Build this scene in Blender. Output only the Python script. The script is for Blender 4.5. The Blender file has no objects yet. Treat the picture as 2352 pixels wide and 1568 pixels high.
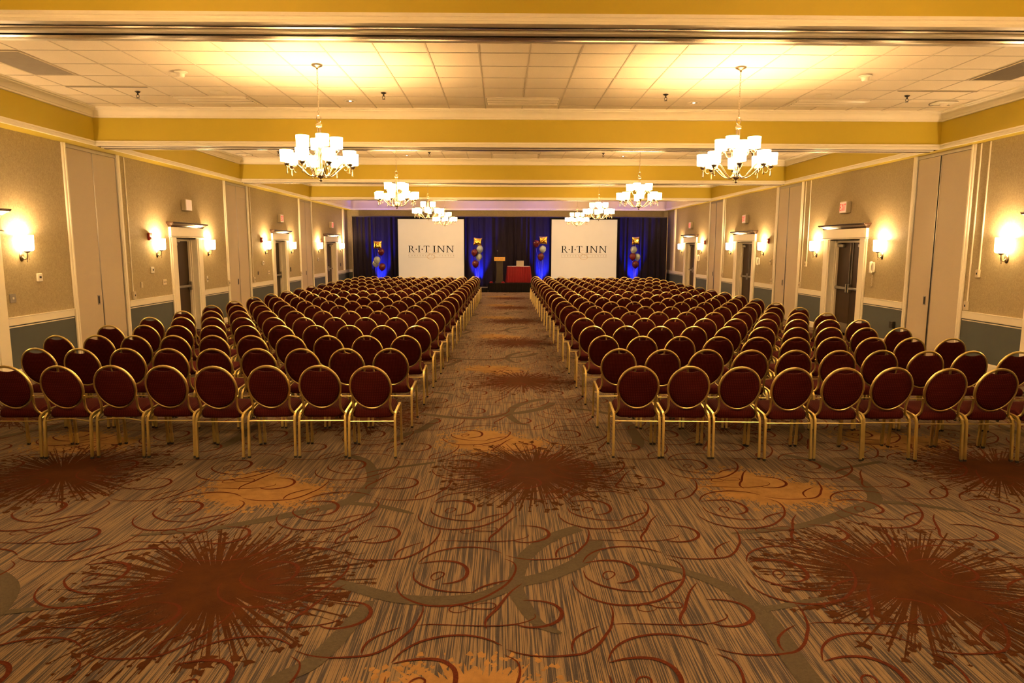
import bpy, math, random
from mathutils import Vector, Matrix
random.seed(7)
SC = bpy.context.scene
COL = SC.collection
PI = math.pi

# ------------------------------------------------------------------ materials
def lin(c):
    return tuple(((x / 255) / 12.92 if x / 255 <= 0.04045 else ((x / 255 + 0.055) / 1.055) ** 2.4) for x in c)

class NT:
    def __init__(self, name):
        self.m = bpy.data.materials.new(name)
        self.m.use_nodes = True
        self.t = self.m.node_tree
        self.t.nodes.clear()
        self.out = self.t.nodes.new('ShaderNodeOutputMaterial')
    def n(self, typ, **kw):
        nd = self.t.nodes.new(typ)
        for k, v in kw.items():
            setattr(nd, k, v)
        return nd
    def l(self, a, b):
        self.t.links.new(a, b)
    def math(self, op, a, b=None, c=None, clamp=False):
        nd = self.n('ShaderNodeMath', operation=op, use_clamp=clamp)
        for i, v in enumerate((a, b, c)):
            if v is None: continue
            if isinstance(v, (int, float)): nd.inputs[i].default_value = v
            else: self.l(v, nd.inputs[i])
        return nd.outputs[0]
    def mix(self, f, a, b):
        nd = self.n('ShaderNodeMix', data_type='RGBA')
        for s, v in ((nd.inputs[0], f), (nd.inputs[6], a), (nd.inputs[7], b)):
            if isinstance(v, tuple): s.default_value = (*v[:3], 1)
            elif isinstance(v, (int, float)): s.default_value = v
            else: self.l(v, s)
        return nd.outputs[2]
    def coord(self, scale=(1, 1, 1)):
        tc = self.n('ShaderNodeTexCoord')
        mp = self.n('ShaderNodeMapping')
        mp.inputs['Scale'].default_value = scale
        self.l(tc.outputs['Object'], mp.inputs[0])
        return mp.outputs[0]
    def noise(self, vec, scale, detail=2, rough=0.5):
        nd = self.n('ShaderNodeTexNoise')
        nd.inputs['Scale'].default_value = scale
        nd.inputs['Detail'].default_value = detail
        nd.inputs['Roughness'].default_value = rough
        self.l(vec, nd.inputs['Vector'])
        return nd.outputs[0]
    def ramp(self, f, a, b):
        nd = self.n('ShaderNodeMapRange')
        nd.inputs[1].default_value = a
        nd.inputs[2].default_value = b
        self.l(f, nd.inputs[0])
        return nd.outputs[0]
    def bsdf(self, col, rough=0.5, metal=0.0, bump=None, bstr=0.3, bdist=0.01, spec=0.5):
        p = self.n('ShaderNodeBsdfPrincipled')
        if isinstance(col, tuple): p.inputs['Base Color'].default_value = (*col[:3], 1)
        else: self.l(col, p.inputs['Base Color'])
        if isinstance(rough, (int, float)): p.inputs['Roughness'].default_value = rough
        else: self.l(rough, p.inputs['Roughness'])
        p.inputs['Metallic'].default_value = metal
        p.inputs['Specular IOR Level'].default_value = spec
        if bump is not None:
            b = self.n('ShaderNodeBump')
            b.inputs['Strength'].default_value = bstr
            b.inputs['Distance'].default_value = bdist
            self.l(bump, b.inputs['Height'])
            self.l(b.outputs[0], p.inputs['Normal'])
        self.l(p.outputs[0], self.out.inputs[0])
        return p

def plain(name, col, rough=0.5, metal=0.0, var=0.08, vscale=6, spec=0.5):
    t = NT(name)
    v = t.noise(t.coord(), vscale, 3)
    c2 = tuple(max(0, x * (1 - var * 2)) for x in col)
    c1 = tuple(min(1, x * (1 + var)) for x in col)
    t.bsdf(t.mix(v, c2, c1), rough, metal, spec=spec)
    return t.m

def emit(name, col, strength, base=(0.8, 0.75, 0.65)):
    t = NT(name)
    v = t.noise(t.coord(), 9, 1)
    p = t.bsdf(base, 0.5)
    p.inputs['Emission Color'].default_value = (*col, 1)
    t.l(t.math('MULTIPLY_ADD', v, strength * 0.1, strength * 0.95), p.inputs['Emission Strength'])
    return t.m

M = {}
M['trim'] = plain('white_paint', (0.88, 0.84, 0.74), 0.38, var=0.02)
M['gold_paint'] = plain('mustard_wall_paint', (0.54, 0.425, 0.040), 0.6, var=0.03, vscale=2)
M['cream_paint'] = plain('cream_wall_paint', (0.70, 0.62, 0.52), 0.6, var=0.03, vscale=2)
M['wainscot'] = plain('slate_blue_paint', (0.080, 0.098, 0.102), 0.55, var=0.04)
M['panel'] = None
M['steel'] = None
M['tray'] = plain('dark_troffer_tray', (0.10, 0.09, 0.075), 0.6)
M['tbar'] = plain('ceiling_grid_bar', (0.54, 0.48, 0.40), 0.5, var=0.02)
M['gap'] = plain('dark_gap', (0.012, 0.011, 0.01), 0.7)
M['wood_dark'] = None
M['gold_metal'] = None
M['black_plastic'] = plain('black_plastic', (0.014, 0.014, 0.015), 0.45)
M['white_plastic'] = plain('white_plastic', (0.78, 0.75, 0.68), 0.4, var=0.02)
M['ivory_plastic'] = plain('ivory_plastic', (0.62, 0.55, 0.42), 0.4, var=0.02)
M['grey_metal'] = plain('grey_metal', (0.42, 0.40, 0.37), 0.35, 1.0)
M['dark_metal'] = plain('dark_metal', (0.05, 0.045, 0.04), 0.4, 0.8)
M['nickel'] = plain('brushed_nickel', (0.40, 0.34, 0.26), 0.3, 1.0, var=0.06)
M['vent_grey'] = plain('vent_grey', (0.36, 0.32, 0.27), 0.5)
M['red_plastic'] = plain('red_plastic', (0.42, 0.03, 0.025), 0.4)
M['black_cloth'] = plain('black_cloth', (0.009, 0.008, 0.008), 0.9, spec=0.1)
M['wood_lectern'] = plain('dark_stained_wood', (0.028, 0.02, 0.012), 0.45, var=0.2, vscale=14)
M['brass_plate'] = plain('brass_plate', (0.72, 0.48, 0.14), 0.42, 0.6, var=0.1)
M['ink'] = plain('black_ink', (0.003, 0.003, 0.003), 0.9, spec=0.0)
M['ink_grey'] = plain('grey_ink', (0.16, 0.13, 0.10), 0.7)
M['ink_tan'] = plain('tan_ink', (0.48, 0.36, 0.25), 0.7)
M['foot'] = plain('black_rubber', (0.02, 0.018, 0.016), 0.6)
M['tube_light'] = plain('frosted_lens', (0.72, 0.66, 0.56), 0.4, var=0.02)
M['reflector'] = plain('white_reflector', (0.74, 0.68, 0.58), 0.3, var=0.02)
M['alu'] = plain('silver_laptop_lid', (0.50, 0.47, 0.45), 0.4, 0.4, var=0.03)
M['balloon_red'] = plain('burgundy_latex', (0.115, 0.012, 0.022), 0.16)
M['balloon_grey'] = plain('pearl_grey_latex', (0.34, 0.42, 0.47), 0.18)
M['foil_gold'] = plain('gold_foil', (0.86, 0.55, 0.12), 0.16, 1.0, var=0.05)
M['ribbon'] = plain('pale_ribbon', (0.5, 0.5, 0.6), 0.4)

def mk():
    # folding partition panel: woven beige vinyl
    t = NT('beige_vinyl_panel'); c = t.coord()
    v = t.noise(c, 220, 1)
    t.bsdf(t.mix(v, (0.50, 0.43, 0.34), (0.60, 0.52, 0.42)), 0.6, bump=v, bstr=0.1, bdist=0.002)
    M['panel'] = t.m
    # brushed steel track
    t = NT('brushed_steel_track'); c = t.coord((0.6, 160, 160))
    v = t.noise(c, 3, 2)
    t.bsdf(t.mix(v, (0.30, 0.25, 0.19), (0.46, 0.39, 0.30)), t.math('MULTIPLY_ADD', v, 0.12, 0.20), 1.0)
    M['steel'] = t.m
    # dark wood door
    t = NT('dark_walnut_veneer'); c = t.coord((9, 9, 0.9))
    v = t.noise(c, 4, 5, 0.6)
    t.bsdf(t.mix(v, (0.018, 0.0085, 0.004), (0.052, 0.025, 0.011)), 0.42, spec=0.3)
    M['wood_dark'] = t.m
    # champagne gold chair tube
    t = NT('champagne_gold_tube'); c = t.coord()
    v = t.noise(c, 18, 3)
    t.bsdf(t.mix(v, (0.66, 0.56, 0.235), (0.86, 0.74, 0.36)), t.math('MULTIPLY_ADD', v, 0.12, 0.30), 1.0)
    M['gold_metal'] = t.m
    # burgundy upholstery with a small woven dot
    for key, a, b in (('fabric', (0.035, 0.0038, 0.0042), (0.15, 0.027, 0.018)), ):
        t = NT('burgundy_dotted_fabric'); c0 = t.coord()
        sx = t.n('ShaderNodeSeparateXYZ'); t.l(c0, sx.inputs[0])
        cb = t.n('ShaderNodeCombineXYZ'); t.l(sx.outputs[0], cb.inputs[0]); t.l(t.math('MULTIPLY', t.math('ADD', sx.outputs[1], sx.outputs[2]), 1.35), cb.inputs[1]); c = cb.outputs[0]
        vo = t.n('ShaderNodeTexVoronoi', feature='F1', voronoi_dimensions='2D')
        vo.inputs['Scale'].default_value = 62
        vo.inputs['Randomness'].default_value = 0.12
        t.l(c, vo.inputs['Vector'])
        d = t.ramp(vo.outputs['Distance'], 0.34, 0.12)
        nz = t.noise(c0, 9, 2)
        base = t.mix(nz, tuple(x * 0.8 for x in a), tuple(x * 1.25 for x in a))
        t.bsdf(t.mix(t.math('MULTIPLY', d, 0.55), base, b), 0.9, bump=d, bstr=0.25, bdist=0.002, spec=0.06)
        M[key] = t.m
    # speckled wallpaper
    t = NT('speckled_beige_wallpaper'); c = t.coord((1, 1, 0.75))
    v = t.noise(c, 70, 4, 0.7); w = t.noise(c, 30, 3, 0.6)
    s = t.math('ADD', t.math('MULTIPLY', v, 0.7), t.math('MULTIPLY', w, 0.3))
    f = t.ramp(s, 0.34, 0.66)
    t.bsdf(t.mix(f, (0.30, 0.25, 0.15), (0.48, 0.405, 0.25)), 0.7, bump=v, bstr=0.12, bdist=0.003)
    M['wallpaper'] = t.m
    # acoustic ceiling tile
    t = NT('acoustic_ceiling_tile'); c = t.coord()
    v = t.noise(c, 130, 2, 0.6); w = t.noise(c, 0.8, 2)
    f = t.math('ADD', t.math('MULTIPLY', t.ramp(v, 0.3, 0.6), 0.5), t.math('MULTIPLY', w, 0.5))
    t.bsdf(t.mix(f, (0.70, 0.635, 0.53), (0.84, 0.77, 0.66)), 0.85, bump=v, bstr=0.15, bdist=0.003, spec=0.2)
    M['tile'] = t.m
    # carpet: streaked stripes
    t = NT('striped_carpet')
    tc = t.n('ShaderNodeTexCoord')
    mp = t.n('ShaderNodeMapping'); mp.inputs['Scale'].default_value = (150, 1.3, 1)
    t.l(tc.outputs['Object'], mp.inputs[0])
    a = t.noise(mp.outputs[0], 1.0, 2, 0.6)
    mp2 = t.n('ShaderNodeMapping'); mp2.inputs['Scale'].default_value = (62, 2.2, 1)
    t.l(tc.outputs['Object'], mp2.inputs[0])
    b = t.noise(mp2.outputs[0], 1.0, 1)
    f = t.ramp(t.math('ADD', t.math('MULTIPLY', a, 0.65), t.math('MULTIPLY', b, 0.35)), 0.465, 0.535)
    pile = t.noise(tc.outputs['Object'], 260, 2)
    big = t.noise(tc.outputs['Object'], 1.3, 2)
    dark = t.mix(big, (0.027, 0.024, 0.027), (0.048, 0.043, 0.047))
    light = t.mix(pile, (0.123, 0.086, 0.051), (0.205, 0.146, 0.090))
    p = t.bsdf(t.mix(f, dark, light), 0.95, bump=pile, bstr=0.4, bdist=0.004, spec=0.1)
    p.inputs['Sheen Weight'].default_value = 0.35; p.inputs['Sheen Roughness'].default_value = 0.35; p.inputs['Sheen Tint'].default_value = (0.8, 0.62, 0.45, 1)
    M['carpet'] = t.m
    def fleck(name, c1, c2, sc=55):
        t = NT(name); c = t.coord()
        v = t.noise(c, 210, 2); w = t.noise(c, sc, 3, 0.7)
        f = t.math('ADD', t.math('MULTIPLY', v, 0.5), t.math('MULTIPLY', t.ramp(w, 0.35, 0.65), 0.5))
        p = t.bsdf(t.mix(f, c1, c2), 0.95, bump=v, bstr=0.4, bdist=0.004, spec=0.1)
        p.inputs['Sheen Weight'].default_value = 0.22; p.inputs['Sheen Roughness'].default_value = 0.35; p.inputs['Sheen Tint'].default_value = tuple(min(1, x * 5) for x in c2) + (1,)
        return t.m
    M['rust'] = fleck('rust_carpet_pile', (0.027, 0.008, 0.0017), (0.060, 0.018, 0.0034), 6)
    M['amber'] = fleck('amber_carpet_pile', (0.17, 0.092, 0.032), (0.28, 0.160, 0.060), 7)
    M['taupe'] = fleck('taupe_carpet_pile', (0.05, 0.041, 0.028), (0.075, 0.060, 0.041))
    M['brick'] = fleck('brick_red_carpet_pile', (0.040, 0.0075, 0.003), (0.09, 0.018, 0.006), 75)
    # black drape
    t = NT('black_velour_drape'); c = t.coord((1, 1, 0.05))
    v = t.noise(c, 30, 2)
    t.bsdf(t.mix(v, (0.009, 0.007, 0.013), (0.020, 0.015, 0.026)), 0.85, spec=0.15)
    M['drape'] = t.m
    t = NT('red_satin_skirt'); c = t.coord((1, 1, 0.05))
    v = t.noise(c, 40, 2)
    t.bsdf(t.mix(v, (0.10, 0.002, 0.007), (0.21, 0.006, 0.015)), 0.6, spec=0.2)
    M['skirt_red'] = t.m
    t = NT('matte_projection_screen'); c = t.coord()
    v = t.noise(c, 3, 2)
    p = t.bsdf(t.mix(v, (0.50, 0.50, 0.50), (0.53, 0.53, 0.53)), 0.8, spec=0.2)
    p.inputs['Emission Color'].default_value = (1.0, .84, .62, 1); p.inputs['Emission Strength'].default_value = 0.045
    M['screen'] = t.m
mk()

# ------------------------------------------------------------------ mesh builder
class MB:
    def __init__(self):
        self.v = []; self.f = []; self.m = []
    def add(self, vs, fs, mat=0):
        o = len(self.v)
        self.v.extend([tuple(x) for x in vs])
        for f in fs:
            self.f.append(tuple(i + o for i in f)); self.m.append(mat)
        return self
    def box(self, x0, x1, y0, y1, z0, z1, mat=0, bev=0.0):
        if x0 > x1: x0, x1 = x1, x0
        if y0 > y1: y0, y1 = y1, y0
        if z0 > z1: z0, z1 = z1, z0
        if bev <= 0:
            vs = [(x, y, z) for z in (z0, z1) for y in (y0, y1) for x in (x0, x1)]
            fs = [(0, 2, 3, 1), (4, 5, 7, 6), (0, 1, 5, 4), (2, 6, 7, 3), (0, 4, 6, 2), (1, 3, 7, 5)]
            return self.add(vs, fs, mat)
        b = min(bev, (x1 - x0) * .45, (y1 - y0) * .45, (z1 - z0) * .45)
        vs = []; 
        for z, i in ((z0, b), (z0 + b, 0), (z1 - b, 0), (z1, b)):
            X0, X1, Y0, Y1 = x0 + i, x1 - i, y0 + i, y1 - i
            vs += [(X0 + b, Y0, z), (X1 - b, Y0, z), (X1, Y0 + b, z), (X1, Y1 - b, z), (X1 - b, Y1, z), (X0 + b, Y1, z), (X0, Y1 - b, z), (X0, Y0 + b, z)]
        fs = [tuple(range(7, -1, -1)), tuple(range(24, 32))]
        for r in range(3):
            for k in range(8):
                fs.append((r * 8 + k, r * 8 + (k + 1) % 8, r * 8 + 8 + (k + 1) % 8, r * 8 + 8 + k))
        return self.add(vs, fs, mat)
    def tube(self, pts, r, n=8, closed=False, mat=0, square=False, flat=1.0):
        P = [Vector(p) for p in pts]; N = len(P)
        rr = r if isinstance(r, (list, tuple)) else [r] * N
        up = None; rings = []
        for i in range(N):
            if closed: d = P[(i + 1) % N] - P[i - 1]
            else: d = P[min(i + 1, N - 1)] - P[max(i - 1, 0)]
            d.normalize()
            if up is None:
                up = Vector((1, 0, 0)) if abs(d.x) < 0.8 else Vector((0, 1, 0))
            a = (up - d * up.dot(d))
            if a.length < 1e-6: a = d.orthogonal()
            a.normalize(); up = a
            b = d.cross(a)
            # keep the wall thickness at sharp bends
            k = 1.0
            if (closed or 0 < i < N - 1):
                d1 = (P[i] - P[i - 1]).normalized(); d2 = (P[(i + 1) % N] - P[i]).normalized()
                k = 1 / max(0.5, math.cos(d1.angle(d2, 0) / 2))
            ring = []
            for j in range(n):
                t = 2 * PI * (j + (0.5 if square else 0)) / n
                q = math.sqrt(2) if square else 1
                ring.append(P[i] + a * (math.cos(t) * rr[i] * q * flat) + b * (math.sin(t) * rr[i] * q * k))
            rings.append(ring)
        vs = [p for ring in rings for p in ring]; fs = []
        for i in range(N if closed else N - 1):
            i2 = (i + 1) % N
            for j in range(n):
                fs.append((i * n + j, i * n + (j + 1) % n, i2 * n + (j + 1) % n, i2 * n + j))
        if not closed:
            fs.append(tuple(range(n - 1, -1, -1))); fs.append(tuple((N - 1) * n + j for j in range(n)))
        return self.add(vs, fs, mat)
    def lathe(self, prof, n=16, o=(0, 0, 0), axis='z', mat=0, cap=True):
        vs = []; fs = []
        def put(r, h, t):
            c, s = r * math.cos(t), r * math.sin(t)
            if axis == 'z': return (o[0] + c, o[1] + s, o[2] + h)
            if axis == 'y': return (o[0] + c, o[1] + h, o[2] - s)
            return (o[0] + h, o[1] + c, o[2] + s)
        for r, h in prof:
            for j in range(n): vs.append(put(max(r, 1e-5), h, 2 * PI * j / n))
        for i in range(len(prof) - 1):
            for j in range(n):
                fs.append((i * n + j, i * n + (j + 1) % n, (i + 1) * n + (j + 1) % n, (i + 1) * n + j))
        if cap:
            if prof[0][0] > 1e-4: fs.append(tuple(range(n - 1, -1, -1)))
            if prof[-1][0] > 1e-4: fs.append(tuple((len(prof) - 1) * n + j for j in range(n)))
        return self.add(vs, fs, mat)
    def prism(self, poly, a0, a1, plane='xz', mat=0):
        # poly: 2-D outline (counter-clockwise), pushed from a0 to a1 along the third axis
        def q(p, a):
            return {'xz': (p[0], a, p[1]), 'xy': (p[0], p[1], a), 'yz': (a, p[0], p[1])}[plane]
        n = len(poly)
        vs = [q(p, a0) for p in poly] + [q(p, a1) for p in poly]
        fs = [tuple(range(n)), tuple(range(2 * n - 1, n - 1, -1))]
        for i in range(n): fs.append((i, n + i, n + (i + 1) % n, (i + 1) % n))
        return self.add(vs, fs, mat)
    def layers(self, rings, mat=0, cap=True):
        n = len(rings[0]); vs = [p for r in rings for p in r]; fs = []
        for i in range(len(rings) - 1):
            for j in range(n):
                fs.append((i * n + j, i * n + (j + 1) % n, (i + 1) * n + (j + 1) % n, (i + 1) * n + j))
        if cap:
            fs.append(tuple(range(n - 1, -1, -1))); fs.append(tuple((len(rings) - 1) * n + j for j in range(n)))
        return self.add(vs, fs, mat)
    def merge(self, other, mx=None):
        vs = [(mx @ Vector(p)) for p in other.v] if mx is not None else other.v
        o = len(self.v)
        self.v.extend([tuple(p) for p in vs])
        for f, m in zip(other.f, other.m):
            self.f.append(tuple(i + o for i in f)); self.m.append(m)
        return self
    def mesh(self, name, mats, smooth=35):
        me = bpy.data.meshes.new(name)
        me.from_pydata(self.v, [], self.f)
        for mm in (mats if isinstance(mats, (list, tuple)) else [mats]): me.materials.append(mm)
        me.polygons.foreach_set('material_index', self.m)
        if smooth:
            me.polygons.foreach_set('use_smooth', [True] * len(self.f))
            me.update()
            me.set_sharp_from_angle(angle=math.radians(smooth))
        me.update()
        return me
    def build(self, name, mats, parent=None, smooth=35):
        return link(name, self.mesh(name, mats, smooth), parent)

def link(name, data, parent=None):
    o = bpy.data.objects.new(name, data)
    COL.objects.link(o)
    if parent is not None: o.parent = parent
    return o

def tag(o, label, cat, group=None, kind=None):
    o['label'] = label; o['category'] = cat
    if group: o['group'] = group
    if kind: o['kind'] = kind
    return o

def thing(name, label, cat, loc=(0, 0, 0), rz=0.0, group=None):
    o = bpy.data.objects.new(name, None)
    o.empty_display_size = 0.1
    COL.objects.link(o)
    o.location = loc; o.rotation_euler = (0, 0, rz)
    return tag(o, label, cat, group)

def struct(o, **kw):
    o['kind'] = 'structure'
    for k, v in kw.items(): o[k] = v
    return o

def copy_tree(o, parent=None):
    c = o.copy(); COL.objects.link(c)
    c.parent = parent
    for ch in list(o.children): copy_tree(ch, c)
    return c
EXPOSURE = 2.4
BLUE = 600.0
M['blue_glow'] = emit('blue_led_lens', (0.02, 0.06, 1.0), 6.0, (0.1, 0.1, 0.3))
# ------------------------------------------------------------------ the room
XL, XR = -7.22, 7.74            # long walls
SL, SR = -6.93, 7.56            # soffit faces
YF, YB = -1.05, 32.32           # wall behind the camera, wall behind the stage
ZC, ZS = 4.274, 3.65            # tiled ceiling, underside of soffits and beams
BH = 0.21                       # half the thickness of a beam
BEAMS = [5.75, 12.25, 18.75, 25.25]
TRAYS = [(YF + .3, 5.75 - BH), (5.75 + BH, 12.25 - BH), (12.25 + BH, 18.75 - BH), (18.75 + BH, 25.25 - BH), (25.25 + BH, 32.04)]
RAIL0, RAIL1, BASE = 0.80, 0.925, 0.14

CROWN = [(0.135, ZC), (0.135, ZC - .022), (0.112, ZC - .030), (0.108, ZC - .045), (0.080, ZC - .058), (0.052, ZC - .085), (0.040, ZC - .115), (0.036, ZC - .128), (0.026, ZC - .132), (0.026, ZC - .158), (0.0, ZC - .165)]
LOWER = [(0.0, 3.738), (0.020, 3.735), (0.026, 3.722), (0.026, 3.708), (0.016, 3.703), (0.016, 3.697), (0.034, 3.690), (0.034, 3.676), (0.044, 3.670), (0.044, 3.650), (0.0, 3.650)]

def loop_sweep(mb, prof, x0, x1, y0, y1, mat=0):
    # profile (inward offset, z) round the rectangle, mitred in the corners
    n = len(prof); vs = []; fs = []
    for cx, cy, sx, sy in ((x0, y0, 1, 1), (x1, y0, -1, 1), (x1, y1, -1, -1), (x0, y1, 1, -1)):
        for o, z in prof: vs.append((cx + sx * o, cy + sy * o, z))
    for k in range(4):
        k2 = (k + 1) % 4
        for i in range(n - 1):
            fs.append((k * n + i, k * n + i + 1, k2 * n + i + 1, k2 * n + i))
    mb.add(vs, fs, mat)

GX0, GY0, GT = 0.325, 8.605, 0.6096
for bi, (y0, y1) in enumerate(TRAYS):
    # cove: crown moulding, painted fascia and lower moulding of one ceiling tray
    f = MB()
    loop_sweep(f, [(0, ZC - .16), (0, 3.735)], SL, SR, y0, y1)
    fa = struct(f.build('tray_fascia', M['cream_paint'] if bi == 4 else M['gold_paint'], None, 0))
    fa.name = 'wall_fascia'
    c = MB(); loop_sweep(c, CROWN, SL, SR, y0, y1)
    struct(c.build('trim_%d' % (bi * 2 + 1), M['trim'], None, 25))
    c = MB(); loop_sweep(c, LOWER, SL, SR, y0, y1)
    struct(c.build('trim_%d' % (bi * 2 + 2), M['trim'], None, 25))
    # tiled ceiling with its T-bar grid
    t = MB()
    t.add([(SL, y0, ZC), (SR, y0, ZC), (SR, y1, ZC), (SL, y1, ZC)], [(0, 3, 2, 1)], 0)
    w = 0.009; zb = ZC - 0.005
    i0 = math.ceil((SL - GX0) / GT); i1 = math.floor((SR - GX0) / GT)
    for i in range(i0, i1 + 1):
        x = GX0 + i * GT
        t.box(x - w, x + w, y0, y1, zb, ZC + .001, 1)
    j0 = math.ceil((y0 - GY0) / GT); j1 = math.floor((y1 - GY0) / GT)
    for j in range(j0, j1 + 1):
        y = GY0 + j * GT
        for i in range(i0 - 1, i1 + 1):
            xa = max(SL, GX0 + i * GT + w); xb = min(SR, GX0 + (i + 1) * GT - w)
            t.box(xa, xb, y - w, y + w, zb + .0012, ZC + .001, 1)
    struct(t.build('ceiling', [M['tile'], M['tbar']], None, 0))

# flat undersides of the side soffits and of the last one over the stage
u = MB()
for xa, xb in ((XL, SL), (SR, XR)):
    u.add([(xa, YF, ZS), (xb, YF, ZS), (xb, YB, ZS), (xa, YB, ZS)], [(0, 3, 2, 1)], 0)
u.add([(SL, 32.04, ZS), (SR, 32.04, ZS), (SR, YB, ZS), (SL, YB, ZS)], [(0, 3, 2, 1)], 1)
u.add([(SL, YF, ZS), (SR, YF, ZS), (SR, TRAYS[0][0], ZS), (SL, TRAYS[0][0], ZS)], [(0, 3, 2, 1)], 0)
struct(u.build('ceiling_soffit', [M['gold_paint'], M['cream_paint']], None, 0))

# beam undersides with the steel track of the folding partition
for yc in BEAMS:
    b = MB()
    z = ZS
    def strip(a, c, za, zb, mat):
        b.add([(SL, yc + a, za), (SR, yc + a, za), (SR, yc + c, zb), (SL, yc + c, zb)], [(0, 3, 2, 1)], mat)
    strip(-.21, -.16, z, z, 0)
    strip(-.16, -.085, z - .006, z + .004, 1)
    strip(-.085, -.085, z + .004, z + .03, 2)
    b.add([(SL, yc - .085, z + .004), (SR, yc - .085, z + .004), (SR, yc - .085, z + .028), (SL, yc - .085, z + .028)], [(0, 1, 2, 3)], 2)
    strip(-.085, -.03, z + .028, z + .028, 3)
    strip(-.03, .035, z - .004, z - .004, 0)
    b.add([(SL, yc - .03, z - .004), (SR, yc - .03, z - .004), (SR, yc - .03, z + .028), (SL, yc - .03, z + .028)], [(0, 3, 2, 1)], 0)
    strip(.035, .06, z + .06, z + .06, 2)
    b.add([(SL, yc + .035, z - .004), (SR, yc + .035, z - .004), (SR, yc + .035, z + .06), (SL, yc + .035, z + .06)], [(0, 1, 2, 3)], 2)
    b.add([(SL, yc + .06, z - .012), (SR, yc + .06, z - .012), (SR, yc + .06, z + .06), (SL, yc + .06, z + .06)], [(0, 3, 2, 1)], 1)
    strip(.06, .12, z - .012, z - .012, 1)
    strip(.12, .19, z - .012, z - .002, 1)
    strip(.19, .21, z, z, 0)
    struct(b.build('ceiling_track', [M['trim'], M['steel'], M['gap'], M['gold_paint']], None, 0))

# ---- doors: (side, centre Y, clear width, leaves, leaf wall texture)
DOORS = [('L', 9.20, 1.00, 1), ('L', 15.83, 1.00, 1), ('L', 22.43, 1.00, 1), ('L', 29.05, 1.56, 2),
         ('R', 9.00, 1.36, 2), ('R', 15.48, 1.36, 2), ('R', 21.90, 1.36, 2), ('R', 28.25, 1.36, 2)]
DH = 2.13
POCKETS = {'L': [12.42, 18.93, 25.45], 'R': [12.20, 18.62, 24.95]}
# walls with openings
def wall_side(side):
    X = XL if side == 'L' else XR
    b = MB(); r = MB(); bs = MB()
    ops = sorted([(d[1] - d[2] / 2, d[1] + d[2] / 2, d[2]) for d in DOORS if d[0] == side])
    pk = [(p - .75, p + .75) for p in POCKETS[side]]
    def quad(ya, yb, za, zb, mat):
        vs = [(X, ya, za), (X, yb, za), (X, yb, zb), (X, ya, zb)]
        b.add(vs, [(0, 1, 2, 3) if side == 'R' else (3, 2, 1, 0)], mat)
    y = YF
    cuts = [(a, c, 'd') for a, c, _ in ops] + [(a, c, 'p') for a, c in pk]
    cuts.sort()
    sgn = 1 if side == 'L' else -1
    def rails(ya, yb):
        if yb - ya < .05: return
        x = X; q = lambda o: x + sgn * o
        for o0, o1, za, zb in ((0, .022, RAIL0, RAIL1 - .012), (0, .034, RAIL1 - .014, RAIL1), (0, .012, RAIL0 - .035, RAIL0 - .018)):
            r.box(q(o0), q(o1), ya, yb, za, zb, 0, .004)
        bs.box(q(0), q(.018), ya, yb, 0, BASE - .02, 0, .003)
        bs.box(q(0), q(.012), ya, yb, BASE - .02, BASE, 0, .003)
    cas = .30
    for a, c, k in cuts + [(YB, YB, 'e')]:
        quad(y, a, RAIL0, ZS, 0); quad(y, a, 0, RAIL0, 1)
        ra = y + (cas if y > YF and prev == 'd' else (.12 if y > YF else 0)); rb = a - (cas if k == 'd' else .12 if k == 'p' else 0)
        rails(ra, rb)
        if k == 'd': quad(a, c, DH, ZS, 0)
        if k == 'p': quad(a, c, 3.62, ZS, 0)
        y = c; prev = k
    nm = 'wall_left' if side == 'L' else 'wall_right'
    struct(b.build(nm, [M['wallpaper'], M['wainscot']], None, 0))
    struct(r.build('trim_chair_rail', M['trim'], None, 25))
    struct(bs.build('baseboard_left' if side == 'L' else 'baseboard_right', M['trim'], None, 25))
wall_side('L'); wall_side('R')
# end walls
b = MB()
b.add([(XL, YB, RAIL0), (XR, YB, RAIL0), (XR, YB, ZS), (XL, YB, ZS)], [(3, 2, 1, 0)], 0)
b.add([(XL, YB, 0), (XR, YB, 0), (XR, YB, RAIL0), (XL, YB, RAIL0)], [(3, 2, 1, 0)], 1)
struct(b.build('wall_back', [M['wallpaper'], M['wainscot']], None, 0))
b = MB()
b.box(XL, XR, YB - .022, YB, RAIL0, RAIL1 - .012, 0, .004); b.box(XL, XR, YB - .034, YB, RAIL1 - .014, RAIL1, 0, .004)
b.box(XL, XR, YB - .018, YB, 0, BASE, 0, .004)
struct(b.build('baseboard_back', M['trim'], None, 25))
b = MB()
b.add([(XL, YF, 0), (XR, YF, 0), (XR, YF, ZS), (XL, YF, ZS)], [(0, 1, 2, 3)], 0)
struct(b.build('wall_front', M['wallpaper'], None, 0))
# corner pilaster strips by the stage
for X, s, ya in ((XL, 1, 31.25), (XR, -1, 30.75)):
    p = MB(); p.box(X, X + s * .035, ya, ya + .32, RAIL1, ZS, 0, .004); p.box(X, X + s * .05, ya + .06, ya + .26, RAIL1, ZS, 0, .004)
    struct(p.build('trim_pilaster', M['trim'], None, 25))

# ------------------------------------------------------------------ doors
def place_wall(o, side, Y, Z=0.0):
    o.location = (XL if side == 'L' else XR, Y, Z)
    o.rotation_euler = (0, 0, PI / 2 if side == 'L' else -PI / 2)
    return o

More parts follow.
